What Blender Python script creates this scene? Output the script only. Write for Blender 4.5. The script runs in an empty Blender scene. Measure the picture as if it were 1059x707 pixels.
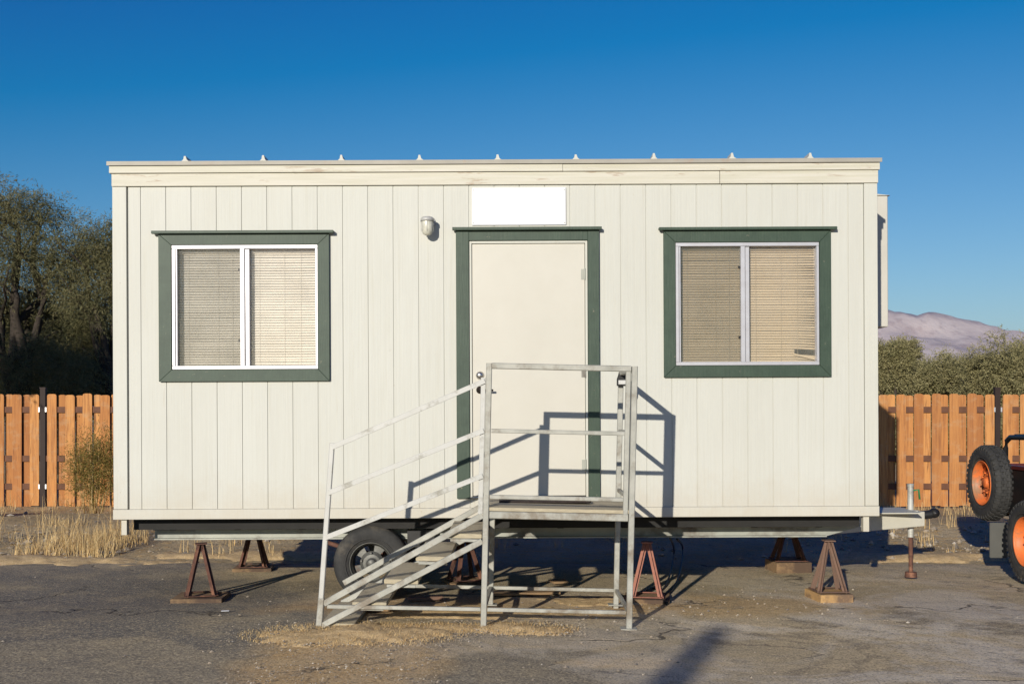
import bpy, math, random
import numpy as np
from mathutils import Vector, Matrix, noise as mnoise
random.seed(7); RNG = np.random.default_rng(11)
SC = bpy.context.scene
COL = SC.collection
R = math.radians
F = 1157.0; CX = 529.5; HY = 422.6; CZ = 1.5
def px(x, D): return (x-CX)*D/F
def pz(y, D): return CZ-(y-HY)*D/F
WD = 8.83
def wx(x): return px(x, WD)
def wz(y): return pz(y, WD)

# ------------------------------------------------------------------ mesh builder
class MB:
    def __init__(s): s.v=[]; s.f=[]; s.sm=[]
    def add(s, vs, fs, smooth=False, M=None):
        b=len(s.v)
        for v in vs:
            v=Vector(v)
            if M is not None: v=M@v
            s.v.append(v)
        for f in fs: s.f.append([i+b for i in f]); s.sm.append(smooth)
        return s
    def box(s, x0,x1,y0,y1,z0,z1, M=None):
        if x0>x1:x0,x1=x1,x0
        if y0>y1:y0,y1=y1,y0
        if z0>z1:z0,z1=z1,z0
        vs=[(x0,y0,z0),(x1,y0,z0),(x1,y1,z0),(x0,y1,z0),(x0,y0,z1),(x1,y0,z1),(x1,y1,z1),(x0,y1,z1)]
        fs=[(0,3,2,1),(4,5,6,7),(0,1,5,4),(1,2,6,5),(2,3,7,6),(3,0,4,7)]
        return s.add(vs,fs,False,M)
    def bar(s,p0,p1,w,h,up=(0,0,1)):
        # square bar between two points; w = width sideways, h = thickness along up
        p0=Vector(p0);p1=Vector(p1);d=(p1-p0);L=d.length;d.normalize()
        u=Vector(up)
        if abs(d.dot(u))>.98:u=Vector((0,1,0))
        sx=d.cross(u).normalized();uz=sx.cross(d).normalized()
        c=min(w,h)*.12
        prof=[(-w/2+c,-h/2),(w/2-c,-h/2),(w/2,-h/2+c),(w/2,h/2-c),(w/2-c,h/2),(-w/2+c,h/2),(-w/2,h/2-c),(-w/2,-h/2+c)]
        vs=[p0+sx*a+uz*b for a,b in prof]+[p1+sx*a+uz*b for a,b in prof]
        fs=[(i,(i+1)%8,8+(i+1)%8,8+i) for i in range(8)]+[tuple(range(7,-1,-1)),tuple(range(8,16))]
        return s.add(vs,fs)
    def tube(s,p0,p1,r0,r1=None,n=12,cap=True,smooth=True):
        if r1 is None:r1=r0
        p0=Vector(p0);p1=Vector(p1);d=(p1-p0).normalized()
        u=Vector((0,0,1)) if abs(d.z)<.9 else Vector((1,0,0))
        a=d.cross(u).normalized();b=a.cross(d)
        vs=[];
        for p,r in((p0,r0),(p1,r1)):
            for i in range(n):
                t=2*math.pi*i/n; vs.append(p+a*(r*math.cos(t))+b*(r*math.sin(t)))
        s.add(vs,[(i,i+n,(i+1)%n+n,(i+1)%n) for i in range(n)],smooth)
        if cap: s.add(vs,[tuple(range(n)),tuple(range(2*n-1,n-1,-1))])
        return s
    def path(s,pts,rs,n=10):
        pts=[Vector(p) for p in pts]; vs=[];fs=[]
        if not hasattr(rs,'__len__'): rs=[rs]*len(pts)
        ref=Vector((0.31,0.17,1)).normalized()
        for k,p in enumerate(pts):
            d=(pts[min(k+1,len(pts)-1)]-pts[max(k-1,0)]).normalized()
            a=d.cross(ref)
            if a.length<.05:a=d.cross(Vector((1,0,0)))
            a.normalize();b=a.cross(d)
            for i in range(n):
                t=2*math.pi*i/n;vs.append(p+a*(rs[k]*math.cos(t))+b*(rs[k]*math.sin(t)))
        for k in range(len(pts)-1):
            for i in range(n): fs.append((k*n+i,(k+1)*n+i,(k+1)*n+(i+1)%n,k*n+(i+1)%n))
        fs.append(tuple(range(n)));fs.append(tuple(range(len(vs)-1,len(vs)-n-1,-1)))
        return s.add(vs,fs,True)
    def lathe(s,prof,n=48,M=None,closed=True,smooth=True,ang=None):
        # prof: list of (r, a) ; axis = local Y (a along Y)
        vs=[];m=len(prof)
        for i in range(n):
            t=2*math.pi*i/n
            for r,a in prof: vs.append((r*math.cos(t),a,r*math.sin(t)))
        fs=[]
        for i in range(n):
            j=(i+1)%n
            for k in range(m if closed else m-1):
                l=(k+1)%m; fs.append((i*m+k,j*m+k,j*m+l,i*m+l))
        return s.add(vs,fs,smooth,M)
    def prism(s,poly,y0,y1,M=None):
        # poly in XZ extruded along Y
        n=len(poly)
        vs=[(x,y0,z) for x,z in poly]+[(x,y1,z) for x,z in poly]
        fs=[tuple(range(n)),tuple(range(2*n-1,n-1,-1))]+[(i,i+n,(i+1)%n+n,(i+1)%n) for i in range(n)]
        return s.add(vs,fs,False,M)
    def build(s,name,mat,parent=None,origin=None,bevel=0):
        me=bpy.data.meshes.new(name)
        o=Vector(origin) if origin is not None else Vector((0,0,0))
        me.from_pydata([tuple(v-o) for v in s.v],[],s.f)
        me.polygons.foreach_set('use_smooth',s.sm)
        import bmesh
        bm=bmesh.new();bm.from_mesh(me);bmesh.ops.recalc_face_normals(bm,faces=bm.faces)
        if bevel:
            es=[e for e in bm.edges if len(e.link_faces)==2 and e.calc_face_angle(0)>.6]
            bmesh.ops.bevel(bm,geom=es,offset=bevel,segments=1,affect='EDGES',clamp_overlap=True)
        bm.to_mesh(me);bm.free()
        me.materials.append(mat); me.update()
        ob=bpy.data.objects.new(name,me); COL.objects.link(ob)
        if parent is not None:
            ob.parent=parent
        elif origin is not None: ob.location=o
        return ob

def tag(o,label=None,cat=None,group=None,kind=None):
    if label:o['label']=label
    if cat:o['category']=cat
    if group:o['group']=group
    if kind:o['kind']=kind
    return o
def thing(name,label,cat,loc,group=None,rot=(0,0,0)):
    o=bpy.data.objects.new(name,None);o.empty_display_size=.2;COL.objects.link(o)
    o.location=loc;o.rotation_euler=rot
    return tag(o,label,cat,group)
def copy_tree(o,parent=None):
    c=o.copy();COL.objects.link(c)
    if parent is not None:c.parent=parent
    for ch in list(o.children): copy_tree(ch,c)
    return c

# ------------------------------------------------------------------ materials
class NT:
    def __init__(s,name):
        s.m=bpy.data.materials.new(name); s.m.use_nodes=True; s.t=s.m.node_tree; s.t.nodes.clear()
        s.out=s.n('ShaderNodeOutputMaterial')
    def n(s,typ,**k):
        x=s.t.nodes.new(typ)
        for a,b in k.items(): setattr(x,a,b)
        return x
    def l(s,a,b): s.t.links.new(a,b)
    def coord(s,kind='Object',scale=None):
        c=s.n('ShaderNodeTexCoord').outputs[kind]
        if scale is None: return c
        m=s.n('ShaderNodeMapping'); m.inputs['Scale'].default_value=scale; s.l(c,m.inputs[0]); return m.outputs[0]
    def noise(s,vec,scale,detail=4,rough=.55,dist=0):
        x=s.n('ShaderNodeTexNoise'); s.l(vec,x.inputs['Vector'])
        x.inputs['Scale'].default_value=scale;x.inputs['Detail'].default_value=detail
        x.inputs['Roughness'].default_value=rough;x.inputs['Distortion'].default_value=dist
        return x.outputs['Fac']
    def ramp(s,fac,stops):
        r=s.n('ShaderNodeValToRGB'); s.l(fac,r.inputs[0]); e=r.color_ramp.elements
        while len(e)<len(stops): e.new(.5)
        for q,(p,c) in zip(e,stops):
            q.position=p; q.color=(c,c,c,1) if not hasattr(c,'__len__') else (*c,1)
        return r.outputs[0]
    def mix(s,fac,a,b,mode='MIX'):
        x=s.n('ShaderNodeMix',data_type='RGBA',blend_type=mode)
        for v,i in((fac,0),(a,6),(b,7)):
            if isinstance(v,(int,float)): x.inputs[i].default_value=v
            elif isinstance(v,tuple): x.inputs[i].default_value=(*v,1)
            else: s.l(v,x.inputs[i])
        return x.outputs[2]
    def math(s,op,a,b=0,c=None,clamp=False):
        x=s.n('ShaderNodeMath',operation=op,use_clamp=clamp)
        for i,v in enumerate((a,b) if c is None else (a,b,c)):
            if isinstance(v,(int,float)): x.inputs[i].default_value=v
            else: s.l(v,x.inputs[i])
        return x.outputs[0]
    def bump(s,h,dist,strength=1,prev=None):
        b=s.n('ShaderNodeBump'); b.inputs['Strength'].default_value=strength; b.inputs['Distance'].default_value=dist
        s.l(h,b.inputs['Height'])
        if prev is not None:s.l(prev,b.inputs['Normal'])
        return b.outputs[0]
    def bsdf(s,color,rough=.6,metal=0,normal=None,spec=.5,link=True):
        p=s.n('ShaderNodeBsdfPrincipled')
        if isinstance(color,tuple): p.inputs['Base Color'].default_value=(*color,1)
        else: s.l(color,p.inputs['Base Color'])
        for v,k in((rough,'Roughness'),(metal,'Metallic')):
            if isinstance(v,(int,float)): p.inputs[k].default_value=v
            else: s.l(v,p.inputs[k])
        p.inputs['Specular IOR Level'].default_value=spec
        if normal is not None:s.l(normal,p.inputs['Normal'])
        if link:s.l(p.outputs[0],s.out.inputs[0])
        return p
def mat_simple(name,c,rough=.6,metal=0,var=.15,scale=8,bump=.0,c2=None,spec=.4,streak=None,stain=.0,c3=None):
    t=NT(name); v=t.coord('Object',streak) if streak else t.coord('Object')
    n=t.noise(v,scale,5,.6)
    d=tuple(x*(1-var*2) for x in c) if c2 is None else c2
    col=t.mix(t.ramp(n,[(.3,0),(.7,1)]),d,c)
    if stain:
        m=t.noise(t.coord('Object'),scale*.37,6,.7); col=t.mix(t.ramp(m,[(1-stain-.12,0),(1-stain,1)]),col,c3 or d)
    nb=t.bump(t.noise(v,scale*6,4,.6),bump) if bump else None
    t.bsdf(col,rough,metal,nb,spec); return t.m

def mat_siding(name,base,grain=True):
    t=NT(name); o=t.coord('Object')
    g=t.noise(t.coord('Object',(60,60,1.2)),1,4,.6)
    big=t.noise(t.coord('Object',(1,1,.5)),1.3,5,.6)
    col=t.mix(t.ramp(big,[(.35,0),(.65,1)]),tuple(a*b for a,b in zip(base,(.95,.95,.94))),base)
    col=t.mix(t.math('MULTIPLY',t.ramp(g,[(.35,1),(.6,0)]),.12),col,(.42,.39,.32))
    sp=t.noise(o,46,3,.7); col=t.mix(t.ramp(sp,[(.70,0),(.74,.6)]),col,(.30,.24,.17))
    sp=t.noise(o,9,5,.75); col=t.mix(t.ramp(sp,[(.66,0),(.74,.30)]),col,(.36,.33,.25))
    st=t.noise(t.coord('Object',(11,11,.45)),1.5,5,.65); col=t.mix(t.ramp(st,[(.58,0),(.70,.28)]),col,(.44,.42,.33))
    st=t.noise(t.coord('Object',(26,26,.9)),1.1,4,.6,.3); col=t.mix(t.ramp(st,[(.66,0),(.74,.35)]),col,(.42,.36,.27))
    # dust splashed up from the ground along the foot of the wall
    z=t.n('ShaderNodeSeparateXYZ'); t.l(o,z.inputs[0])
    sn=t.math('ADD',z.outputs[2],t.math('MULTIPLY',t.noise(o,3.5,6,.75),-.75))
    col=t.mix(t.ramp(sn,[(.22,.40),(.60,0)]),col,(.45,.37,.26))
    ri=t.n('ShaderNodeNewGeometry').outputs['Random Per Island']
    col=t.mix(t.math('MULTIPLY',ri,.09),col,(.45,.43,.37))
    nb=t.bump(g,.0022,.6); nb=t.bump(t.noise(o,14,3),.002,.4,nb); nb=t.bump(t.noise(t.coord('Object',(1.6,1,.7)),1.4,3),.02,.35,nb)
    t.bsdf(col,.55,0,nb,.35); return t.m
M={}
M['siding']=mat_siding('cream_siding_paint',(.552,.556,.510))
M['trim']=mat_siding('cream_trim_paint',(.568,.572,.520))
def mat_fascia():
    t=NT('peeling_fascia_paint'); o=t.coord('Object')
    g=t.noise(t.coord('Object',(1.5,50,50)),1,4,.6)
    col=t.mix(t.ramp(g,[(.3,0),(.7,1)]),(.50,.48,.38),(.60,.575,.50))
    st=t.noise(t.coord('Object',(1.1,6,9)),2.2,6,.7)
    col=t.mix(t.ramp(st,[(.60,0),(.66,.65)]),col,(.34,.24,.16))
    st=t.noise(t.coord('Object',(1,4,7)),3.3,6,.7)
    col=t.mix(t.ramp(st,[(.66,0),(.70,.7)]),col,(.30,.24,.18))
    t.bsdf(col,.6,0,t.bump(g,.002,.6)); return t.m
M['fascia']=mat_fascia()
def mat_green():
    t=NT('weathered_green_paint'); v=t.coord('Object',(14,14,14)); o=t.coord('Object')
    n=t.noise(o,9,6,.7); col=t.mix(t.ramp(n,[(.3,0),(.7,1)]),(.020,.043,.026),(.036,.066,.042))
    n2=t.noise(t.coord('Object',(30,30,3)),1.2,5,.7); col=t.mix(t.ramp(n2,[(.60,0),(.75,.5)]),col,(.07,.10,.06))
    n3=t.noise(o,22,4,.7); col=t.mix(t.ramp(n3,[(.67,0),(.72,.6)]),col,(.22,.20,.14))
    t.bsdf(col,.55,0,t.bump(t.noise(t.coord('Object',(70,70,6)),1,3),.0015,.7)); return t.m
M['green']=mat_green()
def mat_door():
    t=NT('cream_door_paint'); o=t.coord('Object')
    n=t.noise(o,2.2,5,.6); col=t.mix(t.ramp(n,[(.35,0),(.65,1)]),(.515,.495,.43),(.542,.522,.458))
    n=t.noise(o,24,4,.75); col=t.mix(t.ramp(n,[(.68,0),(.76,.4)]),col,(.50,.44,.33))
    t.bsdf(col,.42,0,t.bump(t.noise(o,5,3),.004,.3)); return t.m
M['door']=mat_door()
M['sign']=mat_simple('white_sign_board',(.72,.73,.76),.5,0,.03,3)
M['alu']=mat_simple('window_aluminium',(.52,.52,.55),.38,.35,.10,12,c2=(.46,.45,.47))
M['galv']=mat_simple('galvanised_steel',(.43,.425,.38),.6,.2,.12,9,.0012,c2=(.30,.30,.265),stain=.36,c3=(.22,.19,.15))
M['paintwhite']=mat_simple('white_painted_rail',(.50,.50,.48),.5,.1,.05,12,c2=(.45,.45,.42),stain=.34,c3=(.28,.27,.23))
M['tread']=mat_simple('weathered_tread_plywood',(.50,.44,.31),.85,0,.15,6,.002,c2=(.36,.31,.22),streak=(3,14,14),stain=.3,c3=(.20,.17,.12))
M['mat']=mat_simple('brown_rubber_mat',(.055,.040,.035),.95,0,.3,25,.003)
M['rust']=mat_simple('rusty_steel',(.17,.075,.05),.85,.1,.2,18,.002,c2=(.07,.04,.032),stain=.35,c3=(.27,.13,.08))
M['redrust']=mat_simple('faded_red_steel',(.36,.165,.12),.8,.05,.15,15,.002,c2=(.28,.11,.075),stain=.3,c3=(.12,.06,.045))
M['brownrust']=mat_simple('brown_weathered_steel',(.20,.115,.08),.8,.1,.15,15,.002,c2=(.15,.10,.075),stain=.3,c3=(.10,.05,.035))
M['wood']=mat_simple('old_block_wood',(.34,.22,.11),.9,0,.15,5,.003,c2=(.20,.13,.075),streak=(2,20,20),stain=.4,c3=(.10,.065,.045))
M['woodcut']=mat_simple('fresh_cut_wood',(.56,.35,.14),.85,0,.1,9,.002,c2=(.36,.22,.10),stain=.4,c3=(.17,.11,.07))
M['greybeam']=mat_simple('grey_chassis_paint',(.40,.41,.36),.6,.1,.1,4,.001,c2=(.27,.28,.25),stain=.34,c3=(.15,.13,.11))
M['tonguepaint']=mat_simple('cream_tongue_paint',(.54,.52,.44),.55,0,.06,6,.001,stain=.26,c3=(.38,.31,.22))
M['flap']=mat_simple('grey_rubber_flap',(.10,.10,.092),.8,0,.1,6)
M['black']=mat_simple('dark_underside',(.022,.021,.020),.8,0,.2,5)
M['rubber']=mat_simple('weathered_tyre_rubber',(.050,.049,.047),.8,0,.2,12,.003,c2=(.026,.026,.026),stain=.34,c3=(.085,.075,.062))
M['rimgrey']=mat_simple('dull_grey_wheel',(.13,.13,.12),.5,.5,.15,14,.001,stain=.3,c3=(.11,.06,.045))
M['orange']=mat_simple('orange_wheel_enamel',(.80,.20,.045),.5,0,.08,9,.001,c2=(.62,.15,.04),stain=.36,c3=(.32,.17,.09))
M['blackmetal']=mat_simple('black_painted_steel',(.020,.020,.021),.45,.1,.2,8)
M['maroon']=mat_simple('maroon_body_paint',(.10,.022,.020),.4,0,.15,5)
M['chrome']=mat_simple('worn_chrome',(.55,.53,.50),.25,.9,.1,20)
M['brass']=mat_simple('dark_bronze',(.06,.05,.045),.35,.7,.1,20)
M['jar']=mat_simple('dusty_glass_globe',(.66,.65,.55),.3,0,.1,24,c2=(.46,.45,.38),spec=.6)
M['cement']=mat_simple('grey_cast_metal',(.50,.50,.48),.6,.2,.1,14)
M['brownpost']=mat_simple('dark_brown_post_paint',(.030,.016,.013),.7,0,.15,9)
M['brownrail']=mat_simple('brown_rail_stain',(.15,.065,.035),.75,0,.15,9,.002)
M['silverclip']=mat_simple('fence_bracket',(.7,.7,.7),.4,.6,.1,9)
M['interior']=mat_simple('dim_interior',(.10,.09,.075),.9,0,.1,3)
M['label']=mat_simple('lockbox_face',(.62,.62,.60),.4,.2,.1,30)
M['hose']=mat_simple('black_cable',(.018,.018,.018),.5,0,.1,9)
M['greenvalve']=mat_simple('green_valve_enamel',(.02,.22,.08),.45)
M['twig']=mat_simple('pale_dead_stick',(.62,.58,.52),.8,0,.1,9)
M['roofsheet']=mat_simple('weathered_roof_sheet',(.38,.36,.31),.6,.1,.1,4,stain=.3,c3=(.36,.22,.14))
M['rooftop']=M['roofsheet']
M['acpaint']=mat_simple('beige_air_conditioner_paint',(.55,.53,.47),.5,.0,.05,4,stain=.25,c3=(.60,.56,.45))

def mat_blind(name,c,c2):
    t=NT(name); ri=t.n('ShaderNodeNewGeometry').outputs['Random Per Island']
    col=t.mix(ri,c,c2); p=t.bsdf(col,.55,0,None,.35)
    n=t.noise(t.coord('Object'),5,4,.7)
    col=t.mix(t.ramp(n,[(.55,0),(.75,.3)]),col,tuple(x*.6 for x in c)); t.l(col,p.inputs['Base Color'])
    return t.m
M['blindwhite']=mat_blind('cream_blind_slats',(.80,.75,.66),(.75,.69,.60))
M['blindtan']=mat_blind('yellowed_blind_slats',(.55,.44,.30),(.49,.39,.26))
def mat_glass(name,tint=(1,1,1)):
    t=NT(name)
    tr=t.n('ShaderNodeBsdfTransparent'); tr.inputs[0].default_value=(*tint,1)
    gl=t.n('ShaderNodeBsdfGlossy'); gl.inputs['Roughness'].default_value=.02
    fr=t.n('ShaderNodeFresnel'); fr.inputs[0].default_value=1.5
    mx=t.n('ShaderNodeMixShader'); t.l(fr.outputs[0],mx.inputs[0]);t.l(tr.outputs[0],mx.inputs[1]);t.l(gl.outputs[0],mx.inputs[2])
    # film of dust
    df=t.n('ShaderNodeBsdfDiffuse'); df.inputs[0].default_value=(.55,.5,.42,1)
    m2=t.n('ShaderNodeMixShader'); n=t.noise(t.coord('Object'),3,5,.7)
    t.l(t.ramp(n,[(.35,.03),(.75,.14)]),m2.inputs[0]); t.l(mx.outputs[0],m2.inputs[1]); t.l(df.outputs[0],m2.inputs[2])
    t.l(m2.outputs[0],t.out.inputs[0]); return t.m
M['glass']=mat_glass('window_glass')
def mat_screen():
    t=NT('insect_screen_mesh')
    tr=t.n('ShaderNodeBsdfTransparent'); df=t.n('ShaderNodeBsdfDiffuse'); df.inputs[0].default_value=(.13,.14,.115,1)
    mx=t.n('ShaderNodeMixShader'); n=t.noise(t.coord('Object'),2.5,3,.6)
    t.l(t.ramp(n,[(.3,.12),(.7,.16)]),mx.inputs[0]); t.l(tr.outputs[0],mx.inputs[1]);t.l(df.outputs[0],mx.inputs[2])
    t.l(mx.outputs[0],t.out.inputs[0]); return t.m
M['screen']=mat_screen()
def mat_fence():
    t=NT('cedar_fence_boards'); ri=t.n('ShaderNodeNewGeometry').outputs['Random Per Island']
    v=t.n('ShaderNodeVectorMath',operation='ADD'); t.l(t.coord('Object',(30,30,1.6)),v.inputs[0])
    cb=t.n('ShaderNodeCombineXYZ'); t.l(t.math('MULTIPLY',ri,37),cb.inputs[0]); t.l(t.math('MULTIPLY',ri,91),cb.inputs[2]); t.l(cb.outputs[0],v.inputs[1])
    g=t.noise(v.outputs[0],1.2,5,.65,.6)
    c1=t.ramp(ri,[(0,(.38,.155,.052)),(.2,(.58,.285,.10)),(.45,(.45,.19,.062)),(.6,(.54,.25,.085)),(.8,(.34,.135,.050)),(1,(.49,.225,.075))])
    col=t.mix(t.ramp(g,[(.30,1),(.56,0)]),c1,(.30,.125,.05))
    k=t.noise(v.outputs[0],.9,3,.7); col=t.mix(t.ramp(k,[(.62,0),(.68,.7)]),col,(.17,.075,.035))
    k=t.noise(t.coord('Object',(2,2,3)),2.0,5,.7); col=t.mix(t.ramp(k,[(.52,0),(.70,.40)]),col,(.46,.33,.20))
    t.bsdf(col,.8,0,t.bump(g,.003,.8),.2); return t.m
M['fence']=mat_fence()
def mat_leaf(name,cs,tr=.25):
    t=NT(name); ri=t.n('ShaderNodeNewGeometry').outputs['Random Per Island']
    c1=t.ramp(ri,[(i/(len(cs)-1),c) for i,c in enumerate(cs)])
    n=t.noise(t.coord('Object'),.9,3,.6); c1=t.mix(t.ramp(n,[(.4,0),(.65,.35)]),c1,cs[-1])
    d=t.n('ShaderNodeBsdfDiffuse'); t.l(c1,d.inputs[0]); q=t.n('ShaderNodeBsdfTranslucent'); t.l(c1,q.inputs[0])
    mx=t.n('ShaderNodeMixShader'); mx.inputs[0].default_value=tr; t.l(d.outputs[0],mx.inputs[1]); t.l(q.outputs[0],mx.inputs[2])
    t.l(mx.outputs[0],t.out.inputs[0]); return t.m
M['leafdark']=mat_leaf('grey_green_tamarisk_leaves',[(.095,.102,.048),(.14,.142,.068),(.185,.175,.088),(.24,.21,.11)])
M['leafolive']=mat_leaf('olive_desert_leaves',[(.17,.165,.078),(.24,.225,.11),(.31,.28,.14),(.38,.335,.18)])
M['leafshrub']=mat_leaf('yellow_green_shrub_leaves',[(.20,.15,.045),(.24,.20,.06),(.16,.15,.045),(.30,.20,.07)])
M['straw']=mat_leaf('dry_straw',[(.74,.55,.27),(.66,.45,.20),(.80,.64,.36),(.52,.35,.16)],.2)
M['bark']=mat_simple('dark_bark',(.060,.046,.035),.9,0,.2,6,.01,streak=(4,4,1))

# ------------------------------------------------------------------ terrain
def sstep(a,b,x):
    t=min(1,max(0,(x-a)/(b-a))); return t*t*(3-2*t)
def gz(x,y):
    z=-.035*sstep(7.8,8.8,y)
    z+=.035*sstep(11.2,12.5,y)
    n=mnoise.noise(Vector((x*.5,y*.5,3)))*.012
    if y>11.3:
        k=sstep(11.3,12.6,y)*(1-sstep(60,90,y))
        n+=k*(mnoise.noise(Vector((x*.9,y*.9,1)))*.035+mnoise.noise(Vector((x*3.1,y*3.1,5)))*.016)
        n+=.10*sstep(12.3,13.6,y)*(1-sstep(14.6,16.3,y))
    return z+n
def grid_mesh(name,xs,ys,zf,mat,edge=None):
    me=bpy.data.meshes.new(name); vs=[];fs=[];nx=len(xs)
    for j,y in enumerate(ys):
        for x in xs:
            yy=y
            if edge and j>=len(ys)-1: yy=y+edge(x)
            vs.append((x,yy,zf(x,yy)))
    for j in range(len(ys)-1):
        for i in range(nx-1): a=j*nx+i; fs.append((a,a+1,a+nx+1,a+nx))
    me.from_pydata(vs,[],fs); me.polygons.foreach_set('use_smooth',[True]*len(fs)); me.materials.append(mat); me.update()
    o=bpy.data.objects.new(name,me);COL.objects.link(o);return o
def lin(a,b,n): return [a+(b-a)*i/n for i in range(n+1)]

def ell(t,pos,cx,cy,rx,ry,amp=.5,ns=1.6,rot=0,soft=.25):
    """1 inside a noise-warped ellipse patch (stain with its own shape)"""
    m=t.n('ShaderNodeMapping',vector_type='TEXTURE'); m.inputs['Location'].default_value=(cx,cy,0); m.inputs['Rotation'].default_value=(0,0,rot); m.inputs['Scale'].default_value=(rx,ry,1e6)
    t.l(pos,m.inputs[0]); l=t.n('ShaderNodeVectorMath',operation='LENGTH'); t.l(m.outputs[0],l.inputs[0])
    n=t.noise(pos,ns,6,.6)
    d=t.math('ADD',l.outputs['Value'],t.math('MULTIPLY',t.math('SUBTRACT',n,.5),amp*4))
    return t.math('SUBTRACT',1,t.math('SMOOTH_MIN' if 0 else 'DIVIDE',t.math('MAXIMUM',t.math('SUBTRACT',d,1-soft),0),soft*2),clamp=True)
def mat_asphalt():
    t=NT('aged_asphalt'); o=t.coord('Object')
    fine=t.noise(o,75,4,.75); mid=t.noise(o,22,5,.75); big=t.noise(o,.55,5,.6,.4); pat=t.noise(o,1.7,5,.65)
    col=t.mix(t.ramp(big,[(.42,0),(.56,1)]),(0.422,0.345,0.222),(0.569,0.447,0.275))
    # the newer greyer lift on the left
    left=ell(t,o,-4.9,7.4,3.9,3.9,.35,1.1,soft=.18); col=t.mix(t.math('MULTIPLY',left,.92),col,(.150,.142,.128))
    for a in((.15,6.15,.75,.85,.16,1.5),(-2.6,6.4,1.0,.9,.16,1.9)):
        e=ell(t,o,*a[:4],a[4],a[5],soft=.05); col=t.mix(t.math('MULTIPLY',e,.95),col,(0.314,0.265,0.185))
    # dark damp looking loops on the right
    lp=t.noise(o,1.15,3,.5,1.2); band=t.ramp(lp,[(.43,0),(.47,.9),(.50,.9),(.54,0)])
    rt=ell(t,o,2.4,7.0,2.2,1.5,.3,1.2,soft=.4); col=t.mix(t.math('MULTIPLY',band,rt),col,(.17,.145,.115))
    # dusty tan soil film
    for a in((-1.0,6.55,.58,1.25,.2,2.2,.95,(0.637,0.407,0.171)),(1.35,8.65,1.5,.55,.25,2,.8,(0.654,0.439,0.196)),(-.2,8.6,1.6,.5,.3,2,.7,(0.637,0.399,0.165)),
              (2.6,6.6,1.4,.9,.45,1.6,.45,(0.583,0.446,0.249)),(.72,6.6,.42,.16,.3,3,.8,(0.706,0.478,0.212)),(4.5,9.2,2.6,1.5,.5,1.3,.4,(0.565,0.431,0.242)),
              (-6.3,9.6,2.0,.5,.4,1.6,.35,(0.530,0.415,0.237))):
        e=ell(t,o,*a[:6],soft=.22); col=t.mix(t.math('MULTIPLY',e,a[6]),col,a[7])
    col=t.mix(t.math('MULTIPLY',t.ramp(pat,[(.5,0),(.68,1)]),.35),col,(0.548,0.422,0.237))
    worn=t.noise(o,.9,6,.7,.8); rgt=ell(t,o,3.6,7.2,3.6,3.0,.3,.8,soft=.5)
    col=t.mix(t.math('MULTIPLY',t.ramp(worn,[(.44,0),(.56,.85)]),rgt),col,(.72,.63,.49))
    col=t.mix(t.ramp(t.noise(o,2.6,6,.75),[(.56,0),(.64,.5)]),col,(.17,.155,.135))
    # aggregate
    col=t.mix(t.ramp(fine,[(.53,0),(.62,.8)]),col,(0.743,0.607,0.367))
    col=t.mix(t.ramp(fine,[(.38,.8),(.47,0)]),col,(0.133,0.110,0.074))
    col=t.mix(t.ramp(mid,[(.55,0),(.66,.5)]),col,(0.637,0.503,0.296))
    col=t.mix(t.ramp(mid,[(.34,.4),(.45,0)]),col,(0.206,0.170,0.113))
    # cracks
    vo=t.n('ShaderNodeTexVoronoi',feature='DISTANCE_TO_EDGE'); vo.inputs['Scale'].default_value=.42
    w=t.n('ShaderNodeVectorMath',operation='ADD'); nn=t.n('ShaderNodeTexNoise'); nn.inputs['Scale'].default_value=2.2; nn.inputs['Detail'].default_value=6
    t.l(o,nn.inputs['Vector']); sc=t.n('ShaderNodeVectorMath',operation='SCALE'); sc.inputs['Scale'].default_value=.9; t.l(nn.outputs['Color'],sc.inputs[0])
    t.l(o,w.inputs[0]); t.l(sc.outputs[0],w.inputs[1]); t.l(w.outputs[0],vo.inputs['Vector'])
    cm=t.ramp(t.noise(o,.8,3),[(.46,0),(.56,1)])
    ck=t.math('MULTIPLY',t.ramp(vo.outputs['Distance'],[(.002,1),(.009,0)]),cm)
    col=t.mix(t.math('MULTIPLY',ck,.8),col,(.05,.044,.038))
    h=t.math('ADD',t.math('MULTIPLY',fine,.5),t.math('MULTIPLY',mid,.7)); h=t.math('SUBTRACT',h,t.math('MULTIPLY',ck,1.5))
    nb=t.bump(h,.011,.8); nb=t.bump(t.noise(o,4,4,.6),.04,.4,nb)
    t.bsdf(col,.92,0,nb,.2); return t.m
def mat_dirt():
    t=NT('desert_dirt'); o=t.coord('Object')
    fine=t.noise(o,70,4,.7); mid=t.noise(o,9,5,.65); big=t.noise(o,1.1,5,.6)
    col=t.mix(t.ramp(big,[(.38,0),(.62,1)]),(0.446,0.341,0.189),(0.567,0.451,0.271))
    col=t.mix(t.ramp(mid,[(.52,0),(.66,.8)]),col,(0.634,0.400,0.148))
    col=t.mix(t.ramp(mid,[(.30,.7),(.44,0)]),col,(0.337,0.258,0.154))
    col=t.mix(t.ramp(fine,[(.56,0),(.68,.7)]),col,(0.743,0.605,0.380))
    col=t.mix(t.ramp(fine,[(.32,.7),(.44,0)]),col,(0.216,0.161,0.092))
    nb=t.bump(fine,.02,.8); nb=t.bump(mid,.06,.7,nb)
    t.bsdf(col,.95,0,nb,.15); return t.m
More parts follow.
